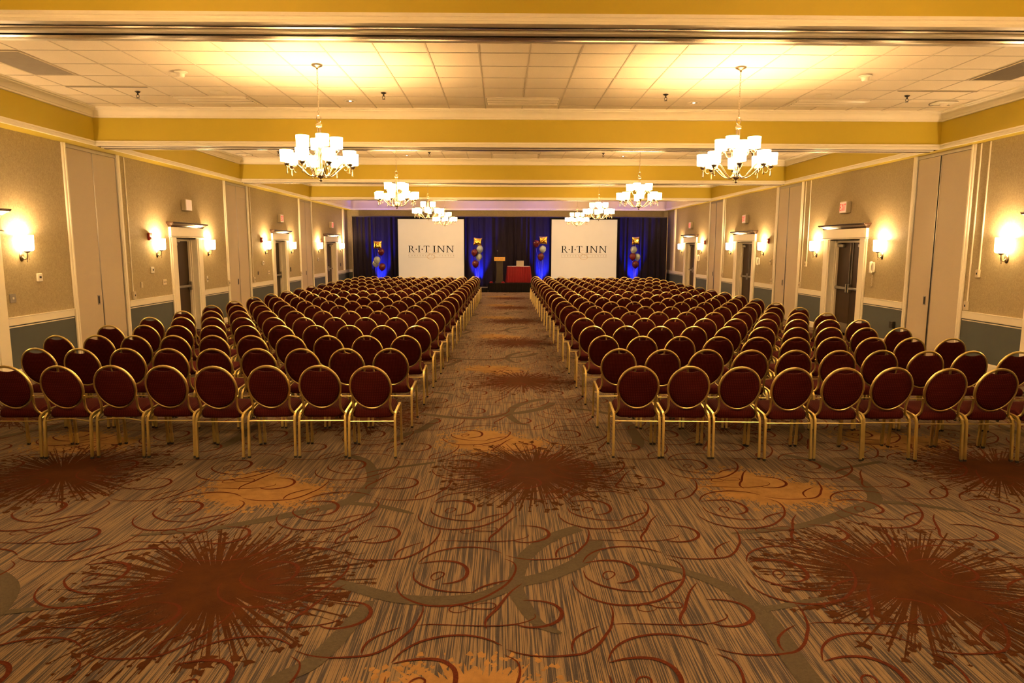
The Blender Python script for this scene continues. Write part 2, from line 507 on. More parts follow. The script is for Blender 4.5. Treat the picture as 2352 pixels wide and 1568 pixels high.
def make_door(idx, side, Y, w, leaves):
    # local frame: front faces -y, x to the viewer's right, y > 0 goes into the wall
    rec = .18; h = w / 2; cw = .29
    e = bpy.data.objects.new('door_%d' % idx, None); COL.objects.link(e)
    struct(e); place_wall(e, side, Y)
    c = MB()
    for s in (-1, 1):
        a, bb = sorted((s * h, s * (h + cw)))
        c.box(a, bb, -.030, 0, .16, DH + .03, 0, .004)
        c.box(a + .05, bb - .05, -.045, 0, .17, DH + .02, 0, .004)
        c.box(a - .0, bb + .0, -.055, 0, 0, .17, 0, .006)
    c.build('casing', M['trim'], e, 25)
    f = MB()
    f.box(-h - cw - .01, h + cw + .01, -.06, 0, DH + .055, DH + .255, 0, .004)
    f.box(-h - cw - .03, h + cw + .03, -.075, 0, DH + .03, DH + .052, 0, .006)
    f.build('frieze', M['trim'], e, 25)
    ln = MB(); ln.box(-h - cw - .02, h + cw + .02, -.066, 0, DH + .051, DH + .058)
    ln.build('dark_bead', M['dark_metal'], e, 0)  # thin black line along the foot of the frieze
    # dark crown cap, flaring outwards, mitred at both ends
    prof = [(.055, DH + .255), (.065, DH + .27), (.075, DH + .285), (.10, DH + .305), (.135, DH + .325), (.145, DH + .345), (.145, DH + .36)]
    cr = MB(); W = h + cw - .05; rings = []
    for o, z in prof: rings.append([(-W - o, 0, z), (-W - o, -o - .01, z), (W + o, -o - .01, z), (W + o, 0, z)])
    cr.layers(rings); cr.build('crown', M['wood_crown'], e, 20)
    # reveal lining and stop frame
    j = MB()
    for s in (-1, 1):
        a, bb = sorted((s * (h - .002), s * (h + .02)))
        j.box(a, bb, 0, rec + .06, 0, DH + .02)
        a, bb = sorted((s * (h - .045), s * h)); j.box(a, bb, rec - .05, rec + .05, 0, DH, 0, .005)
        a, bb = sorted((s * (h - .022), s * h)); j.box(a, bb, rec - .085, rec - .05, 0, DH, 0, .005)
    j.box(-h, h, 0, rec + .06, DH - .002, DH + .02)
    j.box(-h, h, rec - .05, rec + .05, DH - .045, DH, 0, .005)
    j.box(-h - .02, h + .02, rec + .06, rec + .08, 0, DH + .02)
    j.build('jamb', M['trim'], e, 25)
    lw = (w - .09) / leaves
    for k in range(leaves):
        xa = -h + .045 + k * lw + .003; xb = xa + lw - .006
        lf = MB(); lf.box(xa, xb, rec, rec + .045, .008, DH - .047, 0, .003)
        o = lf.build('door_leaf', M['wood_dark'], e, 25)
        kp = MB(); kp.box(xa + .02, xb - .02, rec - .003, rec, .02, .24, 0, .001); kp.build('kick_plate', M['grey_metal'], o, 0)
        pb = MB()
        pb.box(xa + .03, xb - .03, rec - .075, rec - .02, 1.02, 1.075, 0, .012)
        hx = (xb - .05) if (leaves == 1 or k == 0) else xa + .05
        pb.box(hx - .022, hx + .022, rec - .085, rec, .95, 1.15, 0, .01)
        pb.box(xa + .03, xa + .08, rec - .06, rec, 1.01, 1.085, 0, .006)
        pb.build('push_bar', M['grey_metal'], o, 25)
        cl = MB(); cx = xa + .17 if (k == 0) else xb - .17
        cl.box(cx - .13, cx + .13, rec - .06, rec, DH - .15, DH - .08, 0, .01)
        cl.tube([(cx, rec - .03, DH - .075), (cx + .1, rec - .12, DH - .06), (cx - .05, rec - .02, DH - .05)], .01, 6)
        cl.build('door_closer', M['grey_metal'], o, 25)
        if leaves == 2:
            vr = MB(); vr.box(hx - .007, hx + .007, rec - .022, rec, 1.15, DH - .05, 0, .002)
            vr.build('vertical_rod', M['grey_metal'], o, 25)
    return e
M['wood_crown'] = plain('glossy_dark_crown', (0.045, 0.022, 0.012), 0.14, var=0.15)
for i, d in enumerate(DOORS): make_door(i + 1, *d)

# ---- tall pocket doors that store the folding partition
def make_pocket(idx, side, Y):
    e = bpy.data.objects.new('door_%d' % idx, None); COL.objects.link(e)
    struct(e); place_wall(e, side, Y)
    t = MB()
    for s in (-1, 1):
        a, bb = sorted((s * .745, s * .845)); t.box(a, bb, -.028, 0, 0, ZS, 0, .004)
        a, bb = sorted((s * .765, s * .80)); t.box(a, bb, -.040, 0, 0, ZS, 0, .004)
    t.build('casing', M['trim'], e, 25)
    g = MB(); g.box(-.745, .745, .035, .06, 0, 3.64); g.build('pocket_recess', M['gap'], e, 0)
    fr = MB()
    for s in (-1, 1):
        a, bb = sorted((s * .715, s * .745)); fr.box(a, bb, -.004, .03, 0, 3.63)
    fr.box(-.715, .715, -.004, .03, 3.585, 3.63)
    fr.build('steel_frame', M['grey_metal'], e, 0)
    gap = .012 if side == 'L' else .045
    sh = 0.0 if side == 'L' else -.06
    for k, (a, bb) in enumerate(((-.712, sh - gap / 2), (sh + gap / 2, .712))):
        lf = MB(); lf.box(a, bb, -.002, .03, .01, 3.58, 0, .003)
        o = lf.build('door_leaf', M['panel'], e, 25)
        ed = MB(); x = bb if k == 0 else a
        ed.box(x - .008, x + .008, -.006, .03, .01, 3.58); ed.build('edge_strip', M['grey_metal'], o, 0)
        if k == (0 if side == 'L' else 0):
            px = bb - .12 if k == 0 else a + .12
            pl = MB()
            pl.box(px - .038, px + .038, -.008, 0, .93, 1.10, 0, .003)
            pl.box(px - .022, px + .022, -.0095, 0, .95, 1.08, 1)
            pl.build('recessed_pull', [M['grey_metal'], M['gap']], o, 0)
    return e
n = len(DOORS) + 1
for side in 'LR':
    for p in POCKETS[side]:
        make_pocket(n, side, p); n += 1
# ------------------------------------------------------------------ carpet (one mesh: ground + woven motifs)
PER = 4.13
SP = dict(
S1=[(0.509, 4.039), (0.582, 4.066), (0.668, 4.077), (0.749, 4.058), (0.807, 3.991), (0.818, 3.895), (0.79, 3.831), (0.73, 3.793), (0.676, 3.783)],
S2=[(0.629, 3.822), (0.605, 3.855), (0.615, 3.905), (0.648, 3.931), (0.677, 3.916), (0.676, 3.882), (0.645, 3.841), (0.612, 3.816)],
S3=[(0.495, 3.941), (0.501, 3.856), (0.534, 3.801), (0.591, 3.747), (0.687, 3.699), (0.787, 3.683), (0.864, 3.682)],
S4=[(0.854, 3.667), (0.9, 3.731), (0.963, 3.775), (1.037, 3.81), (1.096, 3.831)],
S5=[(0.414, 3.815), (0.421, 3.735), (0.463, 3.645), (0.53, 3.583), (0.611, 3.541), (0.695, 3.531), (0.784, 3.544), (0.894, 3.592), (0.984, 3.678), (1.053, 3.769), (1.098, 3.878), (1.115, 3.979), (1.099, 4.055), (1.041, 4.105)],
S6=[(0.503, 4.045), (0.542, 4.138), (0.617, 4.218), (0.727, 4.267), (0.846, 4.276), (0.956, 4.241), (1.03, 4.182)],
S7=[(0.85, 3.508), (0.831, 3.478), (0.779, 3.463), (0.742, 3.486), (0.756, 3.528), (0.808, 3.539), (0.85, 3.508), (0.897, 3.501), (0.971, 3.5), (0.997, 3.53), (0.974, 3.562), (0.91, 3.555), (0.85, 3.508)],
S8=[(1.148, 3.782), (1.084, 3.69), (1.038, 3.59), (1.0, 3.495), (0.961, 3.427), (0.941, 3.361), (0.953, 3.298)],
S9=[(0.566, 3.333), (0.65, 3.347), (0.812, 3.337), (0.985, 3.329), (1.094, 3.343), (1.162, 3.37), (1.207, 3.407), (1.205, 3.447)],
S10=[(1.144, 3.589), (1.242, 3.581), (1.317, 3.544), (1.353, 3.473), (1.343, 3.401), (1.296, 3.347), (1.226, 3.316), (1.156, 3.317), (1.106, 3.343)],
S11=[(0.593, 3.546), (0.6, 3.476), (0.586, 3.387), (0.561, 3.301), (0.528, 3.24), (0.483, 3.162), (0.42, 3.096), (0.351, 3.07), (0.21, 3.058), (0.104, 3.076), (0.018, 3.119)],
S12=[(0.506, 3.323), (0.43, 3.272), (0.365, 3.202), (0.345, 3.135), (0.348, 3.088)])
SPW = dict(S1=.034, S2=.016, S3=.022, S4=.024, S5=.026, S6=.024, S7=.013, S8=.026, S9=.014, S10=.032, S11=.024, S12=.020)
RB = [
([(-1.015, 3.822), (-0.9, 3.768), (-0.625, 3.631), (-0.375, 3.59), (-0.133, 3.626), (0.079, 3.785), (0.278, 3.88), (0.513, 4.093), (0.63, 4.384)], .105, (.5, 1.0)),
([(0.54, 4.58), (0.329, 4.422), (0.156, 4.158), (0.089, 3.893), (0.078, 3.708), (0.133, 3.492), (0.196, 3.34), (0.303, 3.257)], .095, (1.0, .15)),
([(0.839, 4.06), (1.083, 3.94), (1.29, 3.748), (1.395, 3.48), (1.413, 3.227), (1.401, 3.04), (1.399, 2.7), (1.33, 2.4)], .11, (.1, 1.0)),
([(1.395, 3.48), (1.553, 3.515), (1.839, 3.607)], .05, (1.0, .2)),
([(-2.544, 4.481), (-2.056, 4.587), (-1.745, 4.738), (-1.477, 4.9), (-1.225, 5.074), (-1.114, 5.36), (-1.114, 5.679), (-1.261, 6.102), (-1.466, 6.303)], .11, (.2, .5)),
([(-1.225, 5.074), (-0.945, 5.009), (-0.659, 4.852)], .06, (1.0, .3)),
([(-1.173, 5.853), (-0.99, 5.912), (-0.617, 6.072)], .05, (.5, .9)),
([(-1.12, 2.6), (-1.035, 2.872), (-0.901, 3.028), (-0.802, 3.329), (-0.74, 3.593)], .10, (.6, .5))]

def smooth_line(p, k=4):
    out = []
    n = len(p)
    for i in range(n - 1):
        p0, p1, p2, p3 = p[max(i - 1, 0)], p[i], p[i + 1], p[min(i + 2, n - 1)]
        for s in range(k):
            t = s / k
            out.append(tuple(0.5 * ((2 * p1[a]) + (-p0[a] + p2[a]) * t + (2 * p0[a] - 5 * p1[a] + 4 * p2[a] - p3[a]) * t * t + (-p0[a] + 3 * p1[a] - 3 * p2[a] + p3[a]) * t ** 3) for a in (0, 1)))
    out.append(p[-1])
    return out

def ribbon2(pts, w, ends=(.15, .15), k=4):
    # flat ribbon with a swelling width -> (verts2d, faces)
    P = smooth_line(pts, k); n = len(P); vs = []; fs = []
    for i in range(n):
        a = P[max(i - 1, 0)]; b = P[min(i + 1, n - 1)]
        dx, dy = b[0] - a[0], b[1] - a[1]; L = math.hypot(dx, dy) or 1
        t = i / (n - 1)
        f = math.sin(PI * min(1, max(0, t)))
        ww = w / 2 * (max(f, 0) ** .7 + (1 - f) * (ends[0] if t < .5 else ends[1]))
        vs.append((P[i][0] - dy / L * ww, P[i][1] + dx / L * ww)); vs.append((P[i][0] + dy / L * ww, P[i][1] - dx / L * ww))
    for i in range(n - 1): fs.append((2 * i, 2 * i + 1, 2 * i + 3, 2 * i + 2))
    return vs, fs

rnd = random.Random(11)
def burst():
    # seed-head: solid heart, hundreds of tapering spokes, star flecks round the rim
    vs = []; fs = []
    def poly(p):
        o = len(vs); vs.extend(p); fs.append(tuple(range(o, o + len(p))))
    N = 72; heart = []
    for i in range(N):
        r = .17 + .04 * rnd.random() + (.12 * rnd.random() if i % 2 else 0)
        heart.append((r * math.cos(2 * PI * i / N), r * math.sin(2 * PI * i / N)))
    poly(heart)
    for i in range(340):
        a = 2 * PI * (i + rnd.random()) / 340
        r0 = .12; r1 = .40 + .54 * rnd.random() ** 0.95
        w = .0045 + .0110 * rnd.random() ** 1.5
        b = a + (rnd.random() - .5) * .11
        ca, sa, cb, sb = math.cos(a), math.sin(a), math.cos(b), math.sin(b)
        poly([(r0 * ca - w * sa, r0 * sa + w * ca), (r0 * ca + w * sa, r0 * sa - w * ca), (r1 * cb + w * .35 * sb, r1 * sb - w * .35 * cb), (r1 * cb - w * .35 * sb, r1 * sb + w * .35 * cb)])
        if rnd.random() < .9:
            # a fleck on the spoke's end
            s = .012 + .030 * rnd.random() ** 2; q = []; m = 4; ph = rnd.random() * 6
            for k in range(m * 2):
                rr = s * (1.15 if k % 2 == 0 else .75) * (.35 + 1.1 * rnd.random())
                q.append((r1 * cb + rr * math.cos(ph + PI * k / m), r1 * sb + rr * math.sin(ph + PI * k / m)))
            poly(q)
    # torn scraps between the spokes, drawn out along them
    for i in range(200):
        a = 2 * PI * rnd.random(); r = .38 + .50 * rnd.random(); L = .012 + .045 * rnd.random() ** 2; w = .005 + .010 * rnd.random()
        ca, sa = math.cos(a), math.sin(a); q = []
        for u, v in ((-1, .1), (-.5, .8), (.2, .5), (.9, .35), (1, -.2), (.3, -.6), (-.4, -.5)):
            u, v = u * L * (.6 + .8 * rnd.random()), v * w * (.6 + .9 * rnd.random())
            q.append(((r + u) * ca - v * sa, (r + u) * sa + v * ca))
        poly(q)
    return vs, fs
def patch():
    # amber cloud with a torn, speckled rim
    vs = []; fs = []
    def poly(p):
        o = len(vs); vs.extend(p); fs.append(tuple(range(o, o + len(p))))
    N = 170; ph = [rnd.random() * 6.3 for _ in range(4)]
    def rad(a): return .36 + .05 * math.sin(2 * a + ph[0]) + .045 * math.sin(3 * a + ph[1]) + .02 * math.sin(7 * a + ph[2])
    q = []
    for i in range(N):
        a = 2 * PI * i / N; r = rad(a) + (.10 * rnd.random() ** 2 if i % 2 else -.07 * rnd.random())
        q.append((1.25 * r * math.cos(a), r * math.sin(a)))
    poly(q)
    for i in range(420):
        a = rnd.random() * 2 * PI; r = rad(a) - .03 + .20 * rnd.random() ** 1.6; s = .005 + .014 * rnd.random()
        c = (1.25 * r * math.cos(a), r * math.sin(a)); m = 5; p0 = rnd.random() * 6
        poly([(c[0] + s * (.5 + rnd.random()) * math.cos(p0 + 2 * PI * k / m) * .9, c[1] + s * (.6 + 1.6 * rnd.random()) * math.sin(p0 + 2 * PI * k / m)) for k in range(m)])
    return vs, fs

fl = MB()
FX0, FX1, FY0, FY1 = XL, XR, YF, YB
fl.add([(FX0, FY0, 0), (FX1, FY0, 0), (FX1, FY1, 0), (FX0, FY1, 0)], [(0, 1, 2, 3)], 0)
def stamp(shape, ox, oy, z, mat, rot=0.0, step=4e-6):
    vs, fs = shape
    c, s = math.cos(rot), math.sin(rot)
    P = [(ox + c * x - s * y, oy + s * x + c * y) for x, y in vs]
    ok = [FX0 < x < FX1 and FY0 < y < 31.0 for x, y in P]
    if not any(ok): return
    # overlapping tufts each lie a hair above the one before
    idx = {}; V = []; F = []; n = 0
    for f in fs:
        if not all(ok[i] for i in f): continue
        g = []
        for i in f:
            if i not in idx: idx[i] = len(V); V.append((P[i][0], P[i][1], z + ((n % 200) if n else 206) * step)); 
            g.append(idx[i])
        n += 1; F.append(tuple(g))
    fl.add(V, F, mat)
bursts = [burst() for _ in range(3)]; patches = [patch() for _ in range(2)]
ribs = [ribbon2(p, w, e) for p, w, e in RB]
spir = [ribbon2(SP[k], SPW[k] * 0.72, (.12, .12), 3) for k in SP]
ni = range(-3, 3); nj = range(-2, 8)
cnt = 0
for i in ni:
    for j in nj:
        ox, oy = i * PER, j * PER
        rr = random.Random(i * 31 + j)
        for (bx, by) in ((-1.68, 3.785), (0.29, 5.80)):
            stamp(bursts[cnt % 3], bx + ox, by + oy, .0014, 1, rr.random() * 6); cnt += 1
        for (px, py) in ((-1.96, 5.37), (-0.10, 6.74)):
            stamp(patches[cnt % 2], px + ox, py + oy, .0004, 2, (rr.random() - .5) * .4 + (PI if cnt % 4 > 1 else 0))
        for q, r in enumerate(ribs): stamp(r, ox, oy, .0026 + q * .00004, 3, 0, 0)
for i in range(-9, 9):
    for j in range(-5, 28):
        for q, s in enumerate(spir): stamp(s, i * PER / 4, j * PER / 4, .0030 + q * .000012 + (i % 2 + 2 * (j % 2)) * .00016, 4, 0, 0)
floor = struct(fl.build('floor', [M['carpet'], M['rust'], M['amber'], M['taupe'], M['brick']], None, 0))
# ------------------------------------------------------------------ lettering (flat glyph outlines, 1 unit high)
def serif_glyph(ch):
    """list of polygons (x, z), advance width"""
    R = lambda x0, x1, z0, z1: [(x0, z0), (x1, z0), (x1, z1), (x0, z1)]
    def bowl(cx, cz, rx, rz, tw, th, a0, a1, n=18):
        o = []; i = []
        for k in range(n + 1):
            a = a0 + (a1 - a0) * k / n
            o.append((cx + rx * math.cos(a), cz + rz * math.sin(a)))
            i.append((cx + (rx - tw) * math.cos(a), cz + (rz - th) * math.sin(a)))
        return [[o[k], o[k + 1], i[k + 1], i[k]] for k in range(n)]
    if ch == 'I': return [R(.14, .28, 0, 1), R(.03, .39, 0, .05), R(.03, .39, .95, 1)], .42
    if ch == 'T': return [R(.35, .49, 0, 1), R(.22, .62, 0, .05), R(.03, .81, .94, 1), [(.03, .76), (.07, .76), (.12, .95), (.03, .95)], [(.77, .76), (.81, .76), (.81, .95), (.72, .95)]], .84
    if ch == 'N': return [R(.12, .20, 0, 1), R(.77, .85, 0, 1), [(.04, 1), (.25, 1), (.85, 0), (.75, 0), (.13, .94)], R(.03, .30, 0, .05), R(.64, .95, .95, 1), R(.03, .2, .95, 1)], .97
    if ch == 'R': return [R(.13, .27, 0, 1), R(.03, .38, 0, .05), R(.03, .3, .95, 1), R(.27, .42, .945, 1), R(.27, .45, .47, .52), [(.40, .50), (.53, .50), (.84, .05), (.95, .05), (.95, 0), (.74, 0)]] + bowl(.42, .735, .27, .265, .13, .055, -PI / 2, PI / 2), .94
    if ch == 'C': return bowl(.48, .5, .45, .52, .14, .05, PI * .22, PI * 1.78, 26) + [[(.80, .66), (.84, .66), (.84, .98), (.80, .98)]], .92
    if ch == 'O': return bowl(.5, .5, .47, .52, .14, .05, 0, 2 * PI, 30), 1.0
    if ch == 'F': return [R(.13, .27, 0, 1), R(.03, .4, 0, .05), R(.03, .70, .95, 1), R(.66, .70, .76, 1), R(.27, .52, .48, .53), R(.50, .54, .38, .63)], .74
    if ch == 'E': return [R(.13, .27, 0, 1), R(.03, .72, 0, .05), R(.03, .70, .95, 1), R(.66, .70, .78, 1), R(.68, .74, 0, .22), R(.27, .52, .48, .53), R(.50, .54, .38, .63)], .78
    if ch == '.': return [[(.10 + .09 * math.cos(2 * PI * k / 12), .46 + .09 * math.sin(2 * PI * k / 12)) for k in range(12)]], .20
    if ch == 'X': return [[(.02, 1), (.22, 1), (.80, 0), (.60, 0)], [(.02, 0), (.18, 0), (.80, 1), (.64, 1)]], .82
    return [], .45

def block_glyph(ch):
    R = lambda x0, x1, z0, z1: [(x0, z0), (x1, z0), (x1, z1), (x0, z1)]
    if ch == 'E': return [R(0, .17, 0, 1), R(.17, .58, 0, .16), R(.17, .54, .42, .58), R(.17, .58, .84, 1)], .72
    if ch == 'X': return [[(0, 1), (.2, 1), (.68, 0), (.48, 0)], [(0, 0), (.2, 0), (.68, 1), (.48, 1)]], .82
    if ch == 'I': return [R(.02, .19, 0, 1)], .35
    if ch == 'T': return [R(.22, .39, 0, .84), R(0, .61, .84, 1)], .64
    return [], .4

def lettering(mb, text, x, z, h, sx=1.0, track=0.06, glyph=serif_glyph, y0=0.0, y1=-.002, mat=0):
    for ch in text:
        polys, adv = glyph(ch)
        for p in polys:
            q = [(x + px * h * sx, z + pz * h) for px, pz in p]
            A = sum(q[i][0] * q[(i + 1) % len(q)][1] - q[(i + 1) % len(q)][0] * q[i][1] for i in range(len(q)))
            if A < 0: q = q[::-1]
            mb.prism(q, y1, y0, 'xz', mat)
        x += (adv + track) * h * sx
    return x
def text_width(text, h, sx=1.0, track=0.06, glyph=serif_glyph):
    return sum((glyph(c)[1] + track) * h * sx for c in text) - track * h * sx

# ------------------------------------------------------------------ wall fixtures
WARM = (1.0, 0.555, 0.195)
M['shade_wall'] = emit('glowing_frosted_glass', (1.0, 0.62, 0.24), 9.0)
M['shade_ceiling'] = emit('glowing_linen_shade', (1.0, 0.575, 0.205), 8.8)
M['sign_face'] = emit('lit_sign_face', (1.0, 0.62, 0.42), 0.06, (0.72, 0.62, 0.52))
M['sign_red'] = emit('lit_red_letters', (1.0, 0.06, 0.03), 0.22, (0.6, 0.03, 0.03))
M['can_glow'] = emit('lit_lamp_glint', (1.0, 0.85, 0.6), 1.2)
SIDE = {'L': 'lectern-side wall', 'R': 'telephone-side wall'}
BAY = {0: 'rear bay', 1: 'first bay', 2: 'second bay', 3: 'third bay', 4: 'stage bay'}
def bay(Y): return sum(Y > b for b in BEAMS)

_pro = {}
def wall_copy(key, maker, side, Y, Z, label, cat, group=None):
    """first use builds the thing, later ones copy it with its parts"""
    if key not in _pro:
        o = maker(); _pro[key] = o
    else:
        o = copy_tree(_pro[key])
    o['label'] = label; o['category'] = cat
    if group: o['group'] = group
    place_wall(o, side, Y, Z)
    return o

def mk_sconce():
    e = thing('wall_sconce', '', 'sconce')
    b = MB(); b.lathe([(.001, -.022), (.035, -.020), (.046, -.008), (.048, 0)], 18, axis='y')
    # stretch the plate into an upright oval
    b.v = [(x, y, z * 1.55 - .055) for x, y, z in b.v]
    b.build('backplate', M['nickel'], e)
    a = MB(); a.tube([(0, -.015, -.06), (0, -.05, -.095), (0, -.085, -.085), (0, -.095, -.04), (0, -.095, .02)], .010, 8)
    a.lathe([(.012, 0), (.03, .008), (.045, .022), (.045, .03), (.02, .032)], 14, (0, -.095, 0))
    a.lathe([(.001, -.10), (.007, -.095), (.009, -.075), (.004, -.06), (.004, -.03)], 8, (0, -.085, -.04))
    a.build('arm', M['nickel'], e)
    s = MB(); s.lathe([(.040, .028), (.095, .034), (.112, .055), (.116, .14), (.118, .265), (.113, .265), (.111, .14), (.106, .06), (.09, .040)], 24, (0, 0, 0), cap=False)
    s.v = [(x, y * .72 - .095, z) for x, y, z in s.v]
    s.build('glass_shade', M['shade_wall'], e)
    p = MB(); p.tube([(.035, -.10, -.01), (.036, -.10, -.09)], .0025, 5); p.lathe([(.001, -.105), (.006, -.10), (.005, -.088), (.001, -.085)], 6, (.036, -.10, 0))
    p.build('pull_chain', M['nickel'], e)
    ld = bpy.data.lights.new('sconce_bulb', 'POINT'); ld.energy = 13; ld.color = (1.0, 0.63, 0.31); ld.shadow_soft_size = .03
    l = link('sconce_bulb', ld, e); l.location = (0, -.095, .25)
    return e
SCONCES = [('L', 7.75), ('L', 10.42), ('L', 14.48), ('L', 16.98), ('L', 21.05), ('L', 23.62), ('L', 27.10), ('L', 30.75),
           ('R', 7.55), ('R', 10.45), ('R', 13.93), ('R', 16.86), ('R', 20.32), ('R', 23.24), ('R', 26.65), ('R', 29.62)]
for s, Y in SCONCES:
    d = min([d[1] for d in DOORS if d[0] == s], key=lambda q: abs(q - Y))
    where = 'stage side' if Y > d else 'rear side'
    wall_copy('sconce', mk_sconce, s, Y, 1.86,
        'lit frosted wall sconce on the %s of the %s door, %s' % (where, BAY[bay(Y)], SIDE[s]), 'sconce', 'wall sconces beside the doors')

def mk_exit(text=True):
    e = thing('exit_sign' if text else 'sign_box', '', 'sign')
    b = MB(); b.box(-.155, .155, -.11, 0, -.13, .13, 0, .012); b.build('housing', M['ivory_plastic'], e, 25)
    f = MB(); f.box(-.14, .14, -.114, -.108, -.115, .115); o = f.build('face', M['sign_face'], e, 0)
    if text:
        t = MB(); h = .155; w = text_width('EXIT', h, .62, .06, block_glyph)
        lettering(t, 'EXIT', -w / 2, -.078, h, .62, .06, block_glyph, -.114, -.117)
        t.build('lettering', M['sign_red'], o, 0)
    return e
for s, Y in (('R', 9.02), ('R', 15.47), ('R', 21.83), ('R', 28.13), ('L', 22.45), ('L', 29.05)):
    wall_copy('exit', mk_exit, s, Y, 2.865, 'red-lettered EXIT sign box above the %s door, %s' % (BAY[bay(Y)], SIDE[s]), 'sign', 'exit signs above the doors')
for s, Y in (('L', 15.85),):
    wall_copy('signbox', lambda: mk_exit(False), s, Y, 2.89, 'blank pale pink-faced sign box above the single dark door, second bay', 'sign')

def mk_strobe():
    e = thing('fire_alarm', '', 'alarm')
    b = MB(); b.box(-.058, .058, -.05, 0, -.075, .075, 0, .008); b.build('housing', M['red_plastic'], e, 25)
    s = MB(); s.box(-.03, .03, -.066, -.05, -.055, -.01, 0, .006); s.build('strobe_lens', M['tube_light'], e, 25)
    return e
for s, Y in (('L', 14.19), ('L', 20.73), ('L', 27.45), ('R', 19.95), ('R', 26.24)):
    wall_copy('strobe', mk_strobe, s, Y, 2.16, 'red fire alarm strobe beside the %s sconce, %s' % (BAY[bay(Y)], SIDE[s]), 'alarm', 'fire alarm strobes')

def mk_thermostat():
    e = thing('thermostat', '', 'thermostat')
    b = MB(); b.box(-.06, .06, -.03, 0, -.065, .065, 0, .008); b.build('housing', M['white_plastic'], e, 25)
    s = MB(); s.box(-.022, .024, -.032, -.03, -.012, .022); s.build('display', M['black_plastic'], e, 0)
    return e
for s, Y in (('L', 10.76), ('L', 14.22), ('L', 20.78), ('L', 26.95)):
    wall_copy('thermo', mk_thermostat, s, Y, 1.48, 'small white thermostat below the rear-side sconce, %s, %s' % (BAY[bay(Y)], SIDE[s]) if Y > 12 else 'small white thermostat near the stage-side sconce, first bay, lectern-side wall', 'thermostat', 'white wall thermostats')

def mk_plate(w, h, mat, hole, name, d=.012):
    def f():
        e = thing(name, '', 'plate')
        b = MB(); b.box(-w / 2, w / 2, -d, 0, -h / 2, h / 2, 0, .004); b.build('cover_plate', mat, e, 25)
        if hole:
            s = MB()
            for (x, z, a, c) in hole: s.box(x - a, x + a, -d - .006, -d, z - c, z + c, 0, .002)
            s.build('fitting', M['black_plastic'] if mat is not M['grey_metal'] else M['white_plastic'], e, 25)
        return e
    return f
wall_copy('volume', mk_plate(.13, .13, M['grey_metal'], [(0, 0, .018, .018)], 'volume_control'), 'L', 10.15, 1.20, 'square metal volume control plate beside the first bay door, lectern-side wall', 'control')
wall_copy('blank', mk_plate(.075, .12, M['ivory_plastic'], None, 'blank_plate'), 'L', 13.78, 1.20, 'plain beige blank plate near the cord cover, second bay, lectern-side wall', 'plate')
wall_copy('switch', mk_plate(.165, .12, M['ivory_plastic'], [(-.045, 0, .006, .012), (0, 0, .006, .012), (.045, 0, .006, .012)], 'light_switch'), 'L', 14.72, 1.21, 'beige triple light switch beside the second bay door, lectern-side wall', 'switch', 'light switch plates')
wall_copy('switch', None, 'L', 21.27, 1.18, 'beige triple light switch beside the third bay door, lectern-side wall', 'switch', 'light switch plates')
wall_copy('blk', mk_plate(.05, .10, M['dark_metal'], None, 'control_plate'), 'L', 20.35, 1.19, 'small dark control plate near the cord cover, third bay, lectern-side wall', 'control')
for s, Y, Z, lab in (('L', 16.84, 1.18, 'white card reader plate on the stage side of the second bay door, lectern-side wall'),):
    wall_copy('reader', mk_plate(.07, .15, M['white_plastic'], [(0, -.01, .016, .02)], 'card_reader'), s, Y, Z, lab, 'reader')
for s, Y, Z, lab in (('L', 23.48, 1.20, 'dark double wall socket on the stage side of the third bay door, lectern-side wall'), ('L', 30.70, 1.18, 'dark double wall socket under the sconce next to the stage corner, lectern-side wall')):
    wall_copy('sock', mk_plate(.08, .15, M['dark_metal'], [(0, .03, .02, .018), (0, -.035, .02, .018)], 'wall_socket'), s, Y, Z, lab, 'socket', 'dark wall sockets')
for s, Y, Z, lab in (('R', 13.33, .46, 'dark metal socket box low on the grey wainscot, second bay, telephone-side wall'),):
    wall_copy('lowbox', mk_plate(.12, .13, M['dark_metal'], [(0.02, 0, .03, .03)], 'socket_box', .06), s, Y, Z, lab, 'socket')
wall_copy('lowplug', mk_plate(.12, .08, M['grey_metal'], [(0, 0, .03, .02)], 'baseboard_socket', .03), 'R', 11.0, .11, 'metal socket plate on the baseboard, first bay, telephone-side wall', 'socket')
for s, Y, lab in (('R', 19.70, 'beige wall control beside the fire alarm, third bay, telephone-side wall'), ('R', 26.05, 'beige wall control beside the fire alarm, stage bay, telephone-side wall')):
    wall_copy('ctl', mk_plate(.08, .14, M['ivory_plastic'], [(0, .02, .015, .02)], 'wall_control', .03), s, Y, 1.56, lab, 'control', 'beige wall controls')

